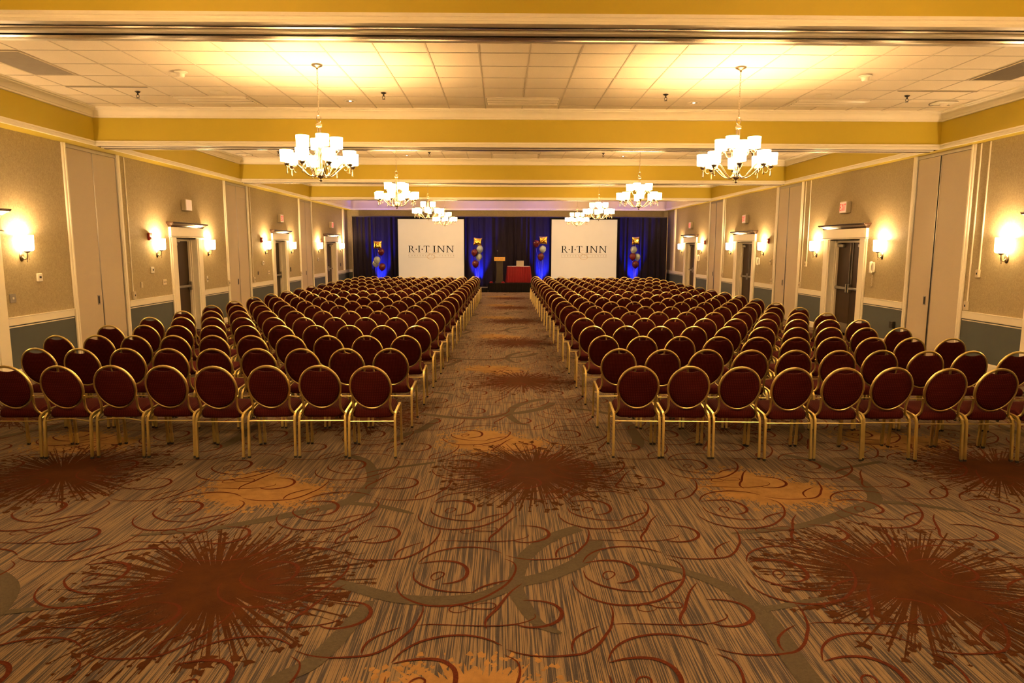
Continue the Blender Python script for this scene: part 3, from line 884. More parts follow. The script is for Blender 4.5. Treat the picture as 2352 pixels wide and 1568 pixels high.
# surface cord covers running from the soffit down to a small box
def mk_cord(ztop, zbot, bw, bh):
    def f():
        e = thing('cord_cover', '', 'cord cover')
        b = MB(); b.box(-.012, .012, -.016, 0, zbot, ztop, 0, .003); b.build('channel', M['trim'], e, 25)
        c = MB(); c.box(-bw / 2, bw / 2, -.045, 0, zbot - bh, zbot, 0, .006)
        o = c.build('junction_box', M['ivory_plastic'], e, 25)
        d = MB(); d.box(-.012, .016, -.048, -.045, zbot - bh * .62, zbot - bh * .38); d.build('outlet', M['black_plastic'], o, 0)
        return e
    return f
for s, Y, key, lab in (
    ('L', 13.44, 'long', 'long white cord cover with outlet box beside the pocket door, second bay, lectern-side wall'),
    ('L', 18.10, 'long', 'long white cord cover on the rear side of the second pocket door, lectern-side wall'),
    ('L', 19.95, 'long', 'long white cord cover beginning the third bay, lectern-side wall'),
    ('L', 24.60, 'long', 'long white cord cover ending the third bay, lectern-side wall'),
    ('R', 11.24, 'long', 'long white cord cover next to the first pocket door frame, telephone-side wall'),
    ('R', 17.66, 'long', 'long white cord cover next to the second pocket door frame, telephone-side wall'),
    ('R', 19.52, 'long', 'long white cord cover beginning the third bay, telephone-side wall'),
    ('R', 23.98, 'long', 'long white cord cover next to the third pocket door frame, telephone-side wall'),
    ('R', 25.82, 'long', 'long white cord cover beginning the stage bay, telephone-side wall'),
    ('R', 11.03, 'short', 'short white cord cover ending at mid wall, first bay, telephone-side wall'),
    ('R', 17.38, 'short', 'short white cord cover ending at mid wall, second bay, telephone-side wall')):
    wall_copy('cord' + key, mk_cord(3.64, 1.09, .085, .15) if key == 'long' else mk_cord(3.64, 1.62, .075, .13), s, Y, 0, lab, 'cord cover', 'white cord covers')

def mk_phone():
    e = thing('wall_telephone', '', 'telephone')
    b = MB(); b.box(-.05, .05, -.035, 0, -.11, .10, 0, .012); b.build('cradle', M['white_plastic'], e, 25)
    h = MB(); h.tube([(0, -.045, .10), (0, -.075, .09), (0, -.085, .03), (0, -.085, -.05), (0, -.075, -.10), (0, -.045, -.115)], [.026, .028, .02, .02, .028, .026], 10)
    h.build('handset', M['white_plastic'], e)
    c = MB(); c.tube([(-.02 * math.sin(k * .9) * .3 - .01, -.03 - .008 * math.cos(k * 1.5), -.11 - .012 * k) for k in range(26)] + [(.02, -.035, -.40), (.03, -.035, -.30), (.025, -.035, -.16)], .005, 6)
    c.build('coiled_cord', M['ivory_plastic'], e)
    return e
for s, Y in (('R', 14.20), ('R', 20.60), ('R', 26.90)):
    wall_copy('phone', mk_phone, s, Y, 1.57, 'white wall telephone with hanging cord, %s, rear side of the door' % BAY[bay(Y)], 'telephone', 'white wall telephones')

# ------------------------------------------------------------------ ceiling fixtures (local z = 0 at the ceiling, hanging down)
def ceil_copy(key, maker, x, y, label, cat, group=None, rz=0):
    if key not in _pro: o = maker(); _pro[key] = o
    else: o = copy_tree(_pro[key])
    o['label'] = label; o['category'] = cat
    if group: o['group'] = group
    o.location = (x, y, ZC - .007); o.rotation_euler = (0, 0, rz)
    return o
def mk_troffer():
    e = thing('ceiling_light', '', 'ceiling light')
    f = MB(); W, D = .595, .292
    for a, b, c, d in ((-W, W, -D, -D + .025), (-W, W, D - .025, D), (-W, -W + .025, -D, D), (W - .025, W, -D, D)): f.box(a, b, c, d, -.008, .002)
    f.build('frame', M['reflector'], e, 0)
    b = MB(); b.box(-W + .02, W - .02, -D + .02, D - .02, -.004, .004); b.build('tray', M['tray'], e, 0)
    for k in (-1, 0, 1):
        t = MB(); rings = []
        for x in (-W + .03, -W + .05, W - .05, W - .03):
            s_ = .8 if abs(x) > W - .04 else 1.0
            rings.append([(x, k * .178 + .066 * math.cos(PI * q / 10) * s_, -.004 - .024 * math.sin(PI * q / 10) * s_) for q in range(11)])
        t.layers(rings); t.build('lens', M['reflector'], e, 40)
    return e
def mk_vent():
    e = thing('air_vent', '', 'vent')
    f = MB()
    for a, b, c, d in ((-.29, .29, -.58, -.56), (-.29, .29, .56, .58), (-.29, -.27, -.58, .58), (.27, .29, -.58, .58)): f.box(a, b, c, d, -.010, .002, 0, .003)
    f.build('frame', M['ivory_plastic'], e, 25)
    b = MB(); b.box(-.27, .27, -.56, .56, -.001, .004); b.build('backing', M['dark_metal'], e, 0)
    s = MB()
    for k in range(26):
        x = -.26 + k * .0205
        s.prism([(x, -.009), (x + .004, -.010), (x + .016, -.001), (x + .012, 0)], -.56, .56, 'xz')
    s.build('slats', M['vent_grey'], e, 0)
    return e
def mk_smoke():
    e = thing('smoke_detector', '', 'detector')
    b = MB(); b.lathe([(.001, 0), (.085, 0), (.085, -.012), (.06, -.02), (.058, -.03), (.001, -.03)][::-1], 20); b.build('base', M['white_plastic'], e)
    s = MB(); s.lathe([(.001, -.075), (.035, -.072), (.048, -.055), (.05, -.03)], 18); s.build('sensor_head', M['white_plastic'], e)
    return e
def mk_sprinkler():
    e = thing('fire_sprinkler', '', 'sprinkler')
    b = MB(); b.lathe([(.012, -.022), (.03, -.012), (.042, 0)], 14); b.build('escutcheon', M['dark_metal'], e)
    s = MB(); s.lathe([(.011, -.05), (.011, -.015)], 8)
    for k in (-1, 1): s.tube([(k * .010, 0, -.04), (k * .022, 0, -.065), (k * .008, 0, -.088)], .004, 6)
    s.lathe([(.001, -.098), (.024, -.094), (.024, -.09), (.001, -.088)], 12)
    s.build('spray_head', M['dark_metal'], e)
    return e
def mk_can():
    e = thing('recessed_downlight', '', 'downlight')
    b = MB(); b.lathe([(.062, -.004), (.075, -.010), (.098, -.008), (.105, 0)], 22, cap=False); b.build('trim_ring', M['reflector'], e)
    c = MB(); c.lathe([(.062, -.004), (.052, .001), (.001, .0015)], 18, cap=False); c.build('reflector', M['grey_metal'], e)
    g = MB(); g.lathe([(.001, -.014), (.018, -.010), (.022, .0)], 10); g.build('bulb', M['can_glow'], e)
    return e
def mk_grille():
    e = thing('ceiling_speaker', '', 'speaker')
    b = MB(); b.lathe([(.001, -.010), (.10, -.010), (.118, -.006), (.125, 0)], 26); b.build('grille', M['reflector'], e)
    return e
def mk_slot():
    e = thing('slot_diffuser', '', 'vent')
    b = MB(); b.box(-.6, .6, -.02, .02, -.007, .002, 0, .002); b.build('frame', M['ivory_plastic'], e, 25)
    s = MB(); s.box(-.59, .59, -.012, .012, -.009, -.006); s.build('slot', M['gap'], e, 0)
    return e
def mk_sensor():
    e = thing('motion_sensor', '', 'sensor')
    b = MB(); b.box(-.17, .17, -.12, .12, -.02, 0, 0, .01); b.build('housing', M['white_plastic'], e, 25)
    d = MB(); d.lathe([(.001, -.06), (.05, -.045), (.07, -.02)], 16); d.build('lens', M['tube_light'], e)
    k = MB(); k.box(-.17, .17, .119, .125, -.022, -.001); k.build('dark_edge', M['dark_metal'], e, 0)
    return e
for bi in (0, 1, 2, 3):
    dy = (bi - 1) * 6.5; B = BAY[bi] if bi else 'rear bay'
    for x, w in ((-4.56, 'lectern-side'), (.32, 'middle'), (5.23, 'telephone-side')):
        ceil_copy('troffer', mk_troffer, x, 11.32 + dy, 'unlit fluorescent troffer in the ceiling, %s one in the %s' % (w, B), 'ceiling light', 'fluorescent troffers')
    for x, w in ((-6.06, 'lectern-side'), (6.74, 'telephone-side')):
        ceil_copy('vent', mk_vent, x, 9.18 + dy, 'grey slatted air vent in the ceiling, %s edge of the %s' % (w, B), 'vent', 'ceiling air vents')
    for x, w in ((-4.29, 'lectern-side'), (4.90, 'telephone-side')):
        ceil_copy('smoke', mk_smoke, x, 9.56 + dy, 'white smoke detector on the ceiling, %s half of the %s' % (w, B), 'detector', 'ceiling smoke detectors')
        ceil_copy('grille', mk_grille, x, 10.80 + dy, 'round white ceiling speaker, %s half of the %s' % (w, B), 'speaker', 'ceiling speakers')
    for x, w in ((-5.49, 'outermost on the lectern side'), (-1.80, 'inner on the lectern side'), (2.48, 'inner on the telephone side'), (6.18, 'outermost on the telephone side')):
        ceil_copy('sprk', mk_sprinkler, x, 10.76 + dy, 'dark fire sprinkler head, %s, %s' % (w, B), 'sprinkler', 'ceiling sprinklers')
    for x, w in ((-2.43, 'lectern-side'), (3.07, 'telephone-side')):
        ceil_copy('can', mk_can, x, 11.34 + dy, 'small recessed downlight by the beam, %s half of the %s' % (w, B), 'downlight', 'recessed downlights')
    for x, w in ((-5.77, 'lectern-side'), (6.45, 'telephone-side')):
        ceil_copy('slot', mk_slot, x, 10.44 + dy, 'thin dark slot diffuser in the ceiling, %s, %s' % (w, B), 'vent', 'slot diffusers')
    ceil_copy('sensor', mk_sensor, 7.05 if bi == 1 else -6.5, 11.23 + dy, 'white motion sensor with dark edge on the ceiling corner of the %s' % B, 'sensor', 'motion sensors')
# ------------------------------------------------------------------ chandeliers (origin on the ceiling)
R = math.radians
def chandelier_parts():
    P = {}
    m = MB(); m.lathe([(.001, -.058), (.012, -.055), (.016, -.035), (.045, -.022), (.066, -.012), (.070, -.004), (.070, 0)], 22); P['canopy'] = m.mesh('canopy', M['nickel'])
    m = MB(); z = -.055
    for k in range(17):
        c = z - k * .0335 - .02; pts = []
        for j in range(10):
            a = 2 * PI * j / 10; u = .008 * math.cos(a); w = .022 * math.sin(a)
            pts.append((u, 0, c + w) if k % 2 else (0, u, c + w))
        m.tube(pts, .0026, 5, True)
    P['chain'] = m.mesh('chain', M['nickel'])
    m = MB()
    m.tube([(.028 * math.cos(2 * PI * j / 18), 0, -.665 + .045 * math.sin(2 * PI * j / 18)) for j in range(18)], .0055, 7, True)
    m.lathe([(.008, -.71), (.012, -.715), (.022, -.722), (.038, -.735), (.040, -.745), (.030, -.75), (.038, -.756), (.038, -.765), (.022, -.77), (.016, -.775)][::-1], 18)
    for k in range(4):
        a = PI / 4 + k * PI / 2; x, y = .022 * math.cos(a), .022 * math.sin(a)
        m.tube([(x, y, -.765), (x, y, -1.315)], .0065, 7)
    m.lathe([(.012, -1.30), (.040, -1.305), (.046, -1.315), (.046, -1.335), (.034, -1.345), (.030, -1.37), (.045, -1.385), (.038, -1.40), (.018, -1.415), (.014, -1.43), (.022, -1.44), (.012, -1.455), (.001, -1.465)][::-1], 18)
    m.lathe([(.012, -1.02), (.034, -1.025), (.034, -1.045), (.012, -1.05)][::-1], 14)
    P['stem'] = m.mesh('stem', M['nickel'])
    def curve(pts, k=5):
        a = smooth_line([(p[0], p[1]) for p in pts], k)
        return [(p[0], 0, p[1]) for p in a]
    m = MB()
    for s in (-.009, .009):
        L = curve([(.030, -1.30), (.050, -1.36), (.10, -1.395), (.17, -1.375), (.25, -1.30), (.315, -1.245), (.365, -1.25), (.395, -1.285), (.42, -1.30), (.435, -1.275)])
        m.tube([(x, s, z) for x, y, z in L], .0062, 6)
    m.lathe([(.001, -1.385), (.010, -1.378), (.012, -1.36), (.007, -1.345), (.008, -1.30), (.010, -1.27)], 8, (.425, 0, 0))
    m.tube([(.40, 0, -1.285), (.385, 0, -1.325), (.36, 0, -1.335), (.345, 0, -1.315)], .004, 6)
    P['arm_low'] = m.mesh('arm', M['nickel'])
    m = MB(); m.lathe([(.010, -1.285), (.022, -1.275), (.036, -1.258), (.038, -1.25), (.012, -1.248), (.010, -1.215)], 14, (.425, 0, 0)); P['cup_low'] = m.mesh('candle_cup', M['nickel'])
    m = MB()
    for s in (-.007, .007):
        L = curve([(.026, -1.02), (.045, -1.10), (.085, -1.135), (.13, -1.115), (.15, -1.07), (.175, -1.055), (.205, -1.075)])
        m.tube([(x, s, z) for x, y, z in L], .0052, 6)
    m.tube([(x, 0, z) for x, y, z in curve([(.03, -1.30), (.07, -1.24), (.06, -1.16), (.04, -1.10)])], .0052, 6)
    m.lathe([(.001, -1.175), (.009, -1.168), (.010, -1.15), (.006, -1.135), (.008, -1.07)], 8, (.215, 0, 0))
    P['arm_up'] = m.mesh('arm', M['nickel'])
    m = MB(); m.lathe([(.010, -1.085), (.022, -1.075), (.036, -1.058), (.038, -1.05), (.012, -1.048), (.010, -1.01)], 14, (.215, 0, 0)); P['cup_up'] = m.mesh('candle_cup', M['nickel'])
    def shade(r, zc):
        m = MB(); h = .068
        m.lathe([(.078, -h), (.084, h), (.0815, h), (.0755, -h), (.078, -h)], 24, (r, 0, zc), cap=False)
        m.lathe([(.079, -h - .004), (.0795, -h + .004)], 24, (r, 0, zc), cap=False)
        return m.mesh('shade', M['shade_ceiling'])
    P['shade_low'] = shade(.425, -1.155); P['shade_up'] = shade(.215, -.955)
    return P
CP = chandelier_parts()
def bulb_data(w):
    d = bpy.data.lights.new('chandelier_bulb', 'POINT'); d.energy = w; d.color = (1.0, 0.625, 0.31); d.shadow_soft_size = .028
    return d
BULBS = [bulb_data(4.6), bulb_data(2.9)]
def chandelier(x, y, rot_low, rot_up, label):
    e = thing('chandelier', label, 'chandelier', (x, y, ZC - .007), 0, 'twelve-shade chandeliers')
    for k in ('canopy', 'chain', 'stem'): link(k, CP[k], e)
    for n, r0, a, c, s, rr, zz in ((8, rot_low, 'arm_low', 'cup_low', 'shade_low', .425, -1.155), (4, rot_up, 'arm_up', 'cup_up', 'shade_up', .215, -.955)):
        for k in range(n):
            t = r0 + 2 * PI * k / n
            o = link('arm', CP[a], e); o.rotation_euler = (0, 0, t)
            link('candle_cup', CP[c], o)
            o = link('shade', CP[s], e); o.rotation_euler = (0, 0, t)
            l = link('chandelier_bulb', BULBS[y > 5], e); l.location = (rr * math.cos(t), rr * math.sin(t), zz + .01)
    return e

for i, Y in enumerate((2.66, 9.18, 15.68, 22.2, 28.6)):
    b = BAY[i] if i else 'rear bay behind the camera'
    chandelier(-2.38, Y, R(20 + 9 * i), R(10 + 14 * i), 'lit chandelier of twelve drum shades, lectern side, %s' % b)
    chandelier(3.08, Y, R(24 + 7 * i), R(43 + 11 * i), 'lit chandelier of twelve drum shades, telephone side, %s' % b)
# ------------------------------------------------------------------ banquet chairs (origin between the rear feet, facing +y)
def lean(z): return .035 - (z - .47) * .25
RX, RZ, CZ = .186, .203, .678
def ring_pt(t, k=1.0):
    # slightly egg-shaped hoop: narrower at the bottom
    c, s = math.cos(t), math.sin(t)
    x = RX * k * c * (1 - .05 * (s < 0) * s * s)
    z = CZ + RZ * k * s
    return x, z
def chair_parts(lo=False):
    P = {}; n = 20 if lo else 36; ts = 6 if lo else 8
    # hoop and its two uprights
    m = MB()
    pts = []; rr = []
    for j in range(n):
        t = 2 * PI * j / n - PI / 2
        x, z = ring_pt(t); pts.append((x, lean(z), z))
        s = math.sin(t); rr.append(.0125 if s > -.45 else .009)
    m.tube(pts, rr, ts, True)
    for sx in (-1, 1):
        U = [(.180, .60), (.172, .545), (.168, .505), (.172, .465), (.184, .435), (.203, .412)]
        m.tube([(sx * x, lean(max(z, .47)) + (.03 if z < .43 else .012 if z < .45 else 0), z) for x, z in U], [.0105, .0115, .0115, .0115, .011, .010], ts)
    P['back_frame'] = m.mesh('back_frame', M['gold_metal'])
    # upholstered back with the hand-hold cut out of its top edge
    def outline(k):
        o = []
        N = 24 if lo else 44
        for j in range(N):
            t = 2 * PI * j / N - PI / 2
            x, z = ring_pt(t, .955)
            if z > .80:
                zt = .846 - .016 * max(0, 1 - (x / .085) ** 2)
                z = min(z, zt)
            o.append((x * k, CZ - .004 + (z - CZ + .004) * k))
        return o
    m = MB(); rings = []
    for k, off in ((.25, -.026), (.7, -.024), (.93, -.018), (1.0, -.008), (1.0, .010), (.93, .020), (.7, .026), (.25, .028)):
        rings.append([(x, lean(z) + off, z) for x, z in outline(k)])
    m.layers(rings); P['backrest'] = m.mesh('backrest', M['fabric'], 50)
    # seat cushion
    def foot(k):
        o = []; N = 20 if lo else 32
        for j in range(N):
            t = 2 * PI * j / N
            c, s = math.cos(t), math.sin(t)
            e = .42 if s > 0 else .26
            x = .198 * k * math.copysign(abs(c) ** e, c); y = .245 + .205 * k * math.copysign(abs(s) ** (e + .06), s)
            x *= 1.0 - .05 * (1 - (y - .04) / .41)
            o.append((x, y))
        return o
    m = MB(); rings = []
    for k, z in ((.95, .390), (1.0, .400), (1.02, .425), (1.0, .452), (.94, .468), (.8, .477), (.45, .484), (.1, .486)):
        rings.append([(x, y, z + (y - .25) * .05) for x, y in foot(k)])
    m.layers(rings); P['seat'] = m.mesh('seat', M['fabric'], 50)
    # square-tube legs: the rear one bends forward at the top
    for sx in (-1, 1):
        m = MB()
        m.tube([(sx * .214, -.004, .012), (sx * .2125, .018, .345), (sx * .211, .030, .385), (sx * .210, .055, .408), (sx * .209, .09, .418)], .0105, 4, square=True)
        P['rear%d' % sx] = m.mesh('leg', M['gold_metal'], 30)
        m = MB()
        m.tube([(sx * .209, .375, .440), (sx * .209, .405, .436), (sx * .209, .424, .412), (sx * .2095, .432, .375), (sx * .212, .452, .012)], .0105, 4, square=True)
        m.tube([(sx * .211, .446, .115), (sx * .2115, .451, .03)], .0125, 4, square=True)
        P['front%d' % sx] = m.mesh('leg', M['gold_metal'], 30)
        for nm, y in (('r', -.004), ('f', .452)):
            m = MB(); m.box(sx * .214 - .013, sx * .214 + .013, y - .013, y + .013, 0, .022, 0, .004)
            P['glide%s%d' % (nm, sx)] = m.mesh('glide', M['foot'], 30)
    m = MB()
    for sx in (-1, 1):
        m.tube([(sx * .209, .088, .4178), (sx * .209, .377, .4395)], .0105, 4, square=True)
        m.tube([(sx * .205, .02, .36), (sx * .195, .20, .405)], .005, 5)
        m.tube([(sx * .203, .43, .33), (sx * .195, .27, .402)], .005, 5)
    m.tube([(-.209, .40, .425), (.209, .40, .425)], .009, 4, square=True)
    m.box(-.2, .2, .12, .14, .395, .405)
    P['seat_frame'] = m.mesh('seat_frame', M['gold_metal'], 30)
    m = MB(); m.tube([(-.211, .018, .352), (.211, .018, .352)], .0062, 6); P['stretcher'] = m.mesh('stretcher', M['gold_metal'])
    m = MB(); m.tube([(-.211 + .422 * k / 10, .018, .352 + .024 * math.sin(PI * k / 10)) for k in range(11)], .0075, 6); P['stretcher_bow'] = m.mesh('stretcher', M['gold_metal'])
    m = MB(); m.tube([(-.222, .06, .395), (-.236, .055, .395), (-.246, .045, .392), (-.242, .034, .388), (-.23, .036, .388), (-.224, .045, .39)], .003, 5); P['hook'] = m.mesh('ganging_hook', M['gold_metal'])
    return P
CH = chair_parts()
ORD = ['', 'first', 'second', 'third', 'fourth', 'fifth', 'sixth', 'seventh', 'eighth', 'ninth', 'tenth', 'eleventh', 'twelfth', 'thirteenth', 'fourteenth', 'fifteenth', 'sixteenth', 'seventeenth', 'eighteenth', 'nineteenth']
def chair(x, y, rz, label, group, glides, bow, hook):
    e = thing('banquet_chair', label, 'chair', (x, y, 0), rz, group)
    for k, nm in (('seat', 'seat'), ('backrest', 'backrest'), ('back_frame', 'back_frame'), ('seat_frame', 'seat_frame')): link(nm, CH[k], e)
    link('stretcher', CH['stretcher_bow' if bow else 'stretcher'], e)
    for sx in (-1, 1):
        for nm, g in (('rear', 'r'), ('front', 'f')):
            o = link('leg', CH['%s%d' % (nm, sx)], e)
            if glides: link('glide', CH['glide%s%d' % (g, sx)], o)
    if hook: link('ganging_hook', CH['hook'], e)
    return e
rc = random.Random(5)
ROWS, SEATS, SOLO = 19, 10, 15
far = []
for r in range(ROWS):
    Y0 = 6.215 + 1.083 * r
    for side in ('L', 'R'):
        for c in range(SEATS):
            j = lambda a: (rc.random() - .5) * a
            if side == 'L':
                x = -1.215 + .010 * r - .470 * c; y = Y0 + j(.05) - (.02 if c == 0 else 0); rz = j(.05)
            else:
                x = 1.255 + .464 * c; s = -.036 - .0042 * r
                y = Y0 - .03 + s * (x - 1.25) + j(.05); rz = s * .8 + j(.05)
            if r == 0 and (c == 9 or (side == 'L' and c == 8)): continue
            if r == 1 and c == 9 and side == 'L': continue
            if r >= SOLO:
                far.append((x, y, rz)); continue
            blk = 'lectern-side' if side == 'L' else 'laptop-side'
            bow = side == 'L' and r == 0 and c in (5, 6)
            if c == 0: seat = 'on the aisle'
            elif c == SEATS - 1: seat = 'on the wall end'
            else: seat = '%s from the aisle' % ORD[c + 1]
            row = 'rearmost row' if r == 0 else '%s row from the rear' % ORD[r + 1]
            lab = 'burgundy %schair %s, %s, %s block' % ('bowed-stretcher ' if bow else 'oval-back ', seat, row, blk)
            chair(x, y, rz, lab, 'banquet chairs in the %s block' % blk, r < 5, bow, side == 'R' and c == 0 and r < 6)
# the rows next to the stage, beyond the three hundred largest: one mass
CL = chair_parts(True)
mm = MB()
def grab(me):
    g = MB(); g.v = [tuple(v.co) for v in me.vertices]; g.f = [tuple(p.vertices) for p in me.polygons]
    g.m = [1 if me.materials[0] is M['fabric'] else 2 if me.materials[0] is M['foot'] else 0] * len(g.f)
    return g
low = MB()
for k in ('seat', 'backrest', 'back_frame', 'seat_frame', 'stretcher', 'rear-1', 'rear1', 'front-1', 'front1'): low.merge(grab(CL[k]))
for x, y, rz in far: mm.merge(low, Matrix.Translation((x, y, 0)) @ Matrix.Rotation(rz, 4, 'Z'))
o = mm.build('banquet_chairs', [M['gold_metal'], M['fabric'], M['foot']], None, 35)
tag(o, 'mass of burgundy oval-back chairs filling the four rows next to the stage', 'chairs', None, 'stuff')
for me in CL.values(): bpy.data.meshes.remove(me)
# ------------------------------------------------------------------ stage, drapes, screens, balloons
STZ, STY = .405, 30.0
def pleats(x0, x1, y, z0, z1, amp, wl, seed, n_per=7, flare=0.0):
    """hanging cloth along x: fold depth varies along it and grows towards the hem"""
    rr = random.Random(seed); m = MB(); N = max(8, int((x1 - x0) / wl * n_per)); K = 9
    ph = [rr.random() * 6.3 for _ in range(4)]
    P = []
    for k in range(K):
        f = k / (K - 1); z = z1 + (z0 - z1) * f
        for i in range(N + 1):
            x = x0 + (x1 - x0) * i / N
            u = x / wl * 2 * PI
            w = math.sin(u + .9 * math.sin(u * .37 + ph[0]) + ph[1]) + .45 * math.sin(1.7 * u + ph[2] + 1.2 * f * math.sin(.2 * u)) + .3 * math.sin(.31 * u + ph[3])
            P.append((x, y - amp * w * (.55 + .45 * f) - flare * f, z))
    F = []
    for k in range(K - 1):
        for i in range(N):
            a = k * (N + 1) + i; F.append((a, a + N + 1, a + N + 2, a + 1))
    m.add(P, F)
    return m
# pipe and drape backdrop in three sections
DZ = 3.34
for lab, x0, x1, sd in (('black drape section behind the balloons by the lectern-side wall', -6.86, -4.62, 3), ('black drape section hanging behind the lectern and red table', -4.62, 5.12, 8), ('black drape section behind the balloons by the telephone-side wall', 5.12, 7.55, 21)):
    e = thing('stage_drape', lab, 'drape', ((x0 + x1) / 2, 31.62, 0), 0, 'pipe and drape backdrop')
    cx = (x0 + x1) / 2
    nseg = max(1, round((x1 - x0) / 1.25)); w = (x1 - x0) / nseg
    for k in range(nseg):
        a = x0 - cx + k * w
        pleats(a - .03, a + w + .03, .0, .02, DZ - .03, .042, .22 + .06 * ((k * 7 + sd) % 3), sd + k).build('drape_panel', M['drape'], e, 60)
    p = MB(); p.lathe([(.019, x0 - cx), (.019, x1 - cx)], 8, (0, 0, DZ - .012), 'x'); p.build('crossbar', M['dark_metal'], e)
    for x, on in ((x0 - cx, x0 < -6), (x1 - cx, x1 > 7)):
        if on:
            u = MB(); u.lathe([(.022, 0), (.022, DZ)], 8, (x, -.03, 0)); u.box(x - .2, x + .2, -.10, .10, 0, .012); u.build('upright', M['nickel'], e)

# projection screens
def swash(mb, pts, w, y0, y1, mat):
    vs, fs = ribbon2(pts, w, (.25, .25), 5)
    o = len(mb.v)
    mb.add([(x, y1, z) for x, z in vs], [f[::-1] for f in fs], mat)
    mb.add([(x, y0, z) for x, z in vs], fs, mat)
def screen(cx, label):
    e = thing('projection_screen', label, 'screen', (cx, 31.32, 0), 0, 'projection screens')
    W, z0, z1 = 1.49, .55, 3.215
    s = MB(); s.box(-W, W, -.006, .004, z0, z1); s.build('screen_surface', M['screen'], e, 0)
    b = MB()
    b.box(-W - .06, W + .06, -.022, .03, z1, z1 + .075, 0, .004); b.box(-W - .06, W + .06, -.022, .03, z0 - .075, z0, 0, .004)
    b.box(-W - .05, -W, -.02, .03, z0, z1, 0, .004); b.box(W, W + .05, -.02, .03, z0, z1, 0, .004)
    b.build('border', M['black_cloth'], e, 25)
    for s_ in (-1, 1):
        l = MB(); l.box(s_ * W - .03, s_ * W + .03, .03, .07, .03, z1 - .1); l.box(s_ * W - .05, s_ * W + .05, -.30, .16, 0, .035, 0, .008); l.build('leg', M['dark_metal'], e, 25)
    # writing projected on it
    t = MB(); xl, xr = -1.045, 1.045; H = .305
    A = 'R.I.T'; B = 'INN'
    wA = text_width(A, H, 1.0, .10); wB = text_width(B, H, 1.0, .08)
    k = .97 / wA; lettering(t, A, xl, 1.725, H, k, .10, y0=-.006, y1=-.008)
    k = .985 / wB; lettering(t, B, xr - .985, 1.725, H, k, .08, y0=-.006, y1=-.008)
    for z in (1.655, 1.513): t.box(xl, xr, -.008, -.006, z - .004, z + .004, 1)
    h = .065
    for txt, a, c in (('CONFERENCE', xl, .17), ('CENTER', .36, xr)):
        n = len(txt); w0 = text_width(txt, h, 1, 0)
        tr = ((c - a) - w0) / (n - 1) / h
        lettering(t, txt, a, 1.552, h, 1, tr, y0=-.006, y1=-.008, mat=1)
    # big light ampersand flourish
    swash(t, [(.02, 1.80), (-.05, 1.835), (-.13, 1.81), (-.15, 1.74), (-.08, 1.68), (.04, 1.63), (.14, 1.55), (.15, 1.48), (.07, 1.435), (-.06, 1.43), (-.16, 1.47), (-.19, 1.54), (-.13, 1.61), (.0, 1.655), (.16, 1.68), (.27, 1.74), (.30, 1.80), (.24, 1.825), (.20, 1.79)], .022, -.006, -.009, 2)
    swash(t, [(.06, 1.62), (.17, 1.53), (.24, 1.52)], .012, -.006, -.009, 2)
    t.build('lettering', [M['ink'], M['ink_grey'], M['ink_tan']], e, 0)
screen(-3.24, 'white projection screen with R·I·T INN logo on the lectern side of the stage')
screen(3.71, 'white projection screen with R·I·T INN logo on the laptop-table side of the stage')

# stage riser
e = thing('stage_riser', 'low black skirted stage riser carrying the lectern and the red table', 'stage', (.62, STY, 0))
d = MB(); d.box(-1.22, 1.22, 0, 1.22, STZ - .06, STZ, 0, .006); d.build('deck', M['black_cloth'], e, 25)
pleats(-1.22, 1.22, -.012, .01, STZ - .02, .010, .075, 4).build('skirt', M['black_cloth'], e, 60)
for sx in (-1, 1):
    m = pleats(-.0, 1.2, 0, .01, STZ - .02, .010, .075, 9)
    m.v = [(sx * 1.235 + p[1], p[0], p[2]) for p in m.v]; m.build('skirt', M['black_cloth'], e, 60)
for sx in (-1, 1):
    for y in (.1, 1.1):
        l = MB(); l.box(sx * 1.12 - .02, sx * 1.12 + .02, y - .02, y + .02, 0, STZ - .06); l.build('leg', M['dark_metal'], e, 0)
# step beside it
e = thing('stage_step', 'black stage step with pale edge strips beside the riser', 'step', (-.83, 30.05, 0))
s = MB(); s.box(-.17, .17, 0, .55, 0, .20, 0, .006); s.build('tread', M['black_cloth'], e, 25)
s = MB(); s.box(-.17, .17, -.004, .03, .200, .206); s.box(-.17, .17, .50, .55, .200, .206); s.box(-.172, -.14, 0, .55, .2005, .2065); s.build('edge_strip', M['tube_light'], e, 0)
# table with a red box-pleated skirt
TX, TY, TZ = .715, 30.62, STZ
e = thing('skirted_table', 'small table with red pleated skirt standing on the stage riser', 'table', (TX, TY, TZ))
t = MB(); t.box(-.50, .50, -.32, .32, .70, .725, 0, .006); t.build('tabletop', M['white_plastic'], e, 25)
sk = MB(); N = 220; K = 6; pts = []
per = []
hw, hd, rc2 = .50, .32, .05
for i in range(N):
    u = i / N * 4
    s_ = int(u); f = u - s_
    A = [(-hw, -hd), (hw, -hd), (hw, hd), (-hw, hd)]
    a, b2 = A[s_], A[(s_ + 1) % 4]
    nx, ny = [(0, -1), (1, 0), (0, 1), (-1, 0)][s_]
    per.append((a[0] + (b2[0] - a[0]) * f, a[1] + (b2[1] - a[1]) * f, nx, ny))
V = []
for k in range(K):
    f = k / (K - 1)
    for i, (x, y, nx, ny) in enumerate(per):
        w = .020 * math.sin(i * 2 * PI / 6.1 + .6 * math.sin(i * .37)) + .007 * math.sin(i * .43)
        o = .014 + w * (.4 + .6 * f) + .055 * f
        V.append((x + nx * o, y + ny * o, .722 + (.015 - .722) * f))
F = []
for k in range(K - 1):
    for i in range(N): F.append((k * N + i, k * N + N + i, k * N + N + (i + 1) % N, k * N + (i + 1) % N))
sk.add(V, F); sk.build('table_skirt', M['skirt_red'], e, 60)
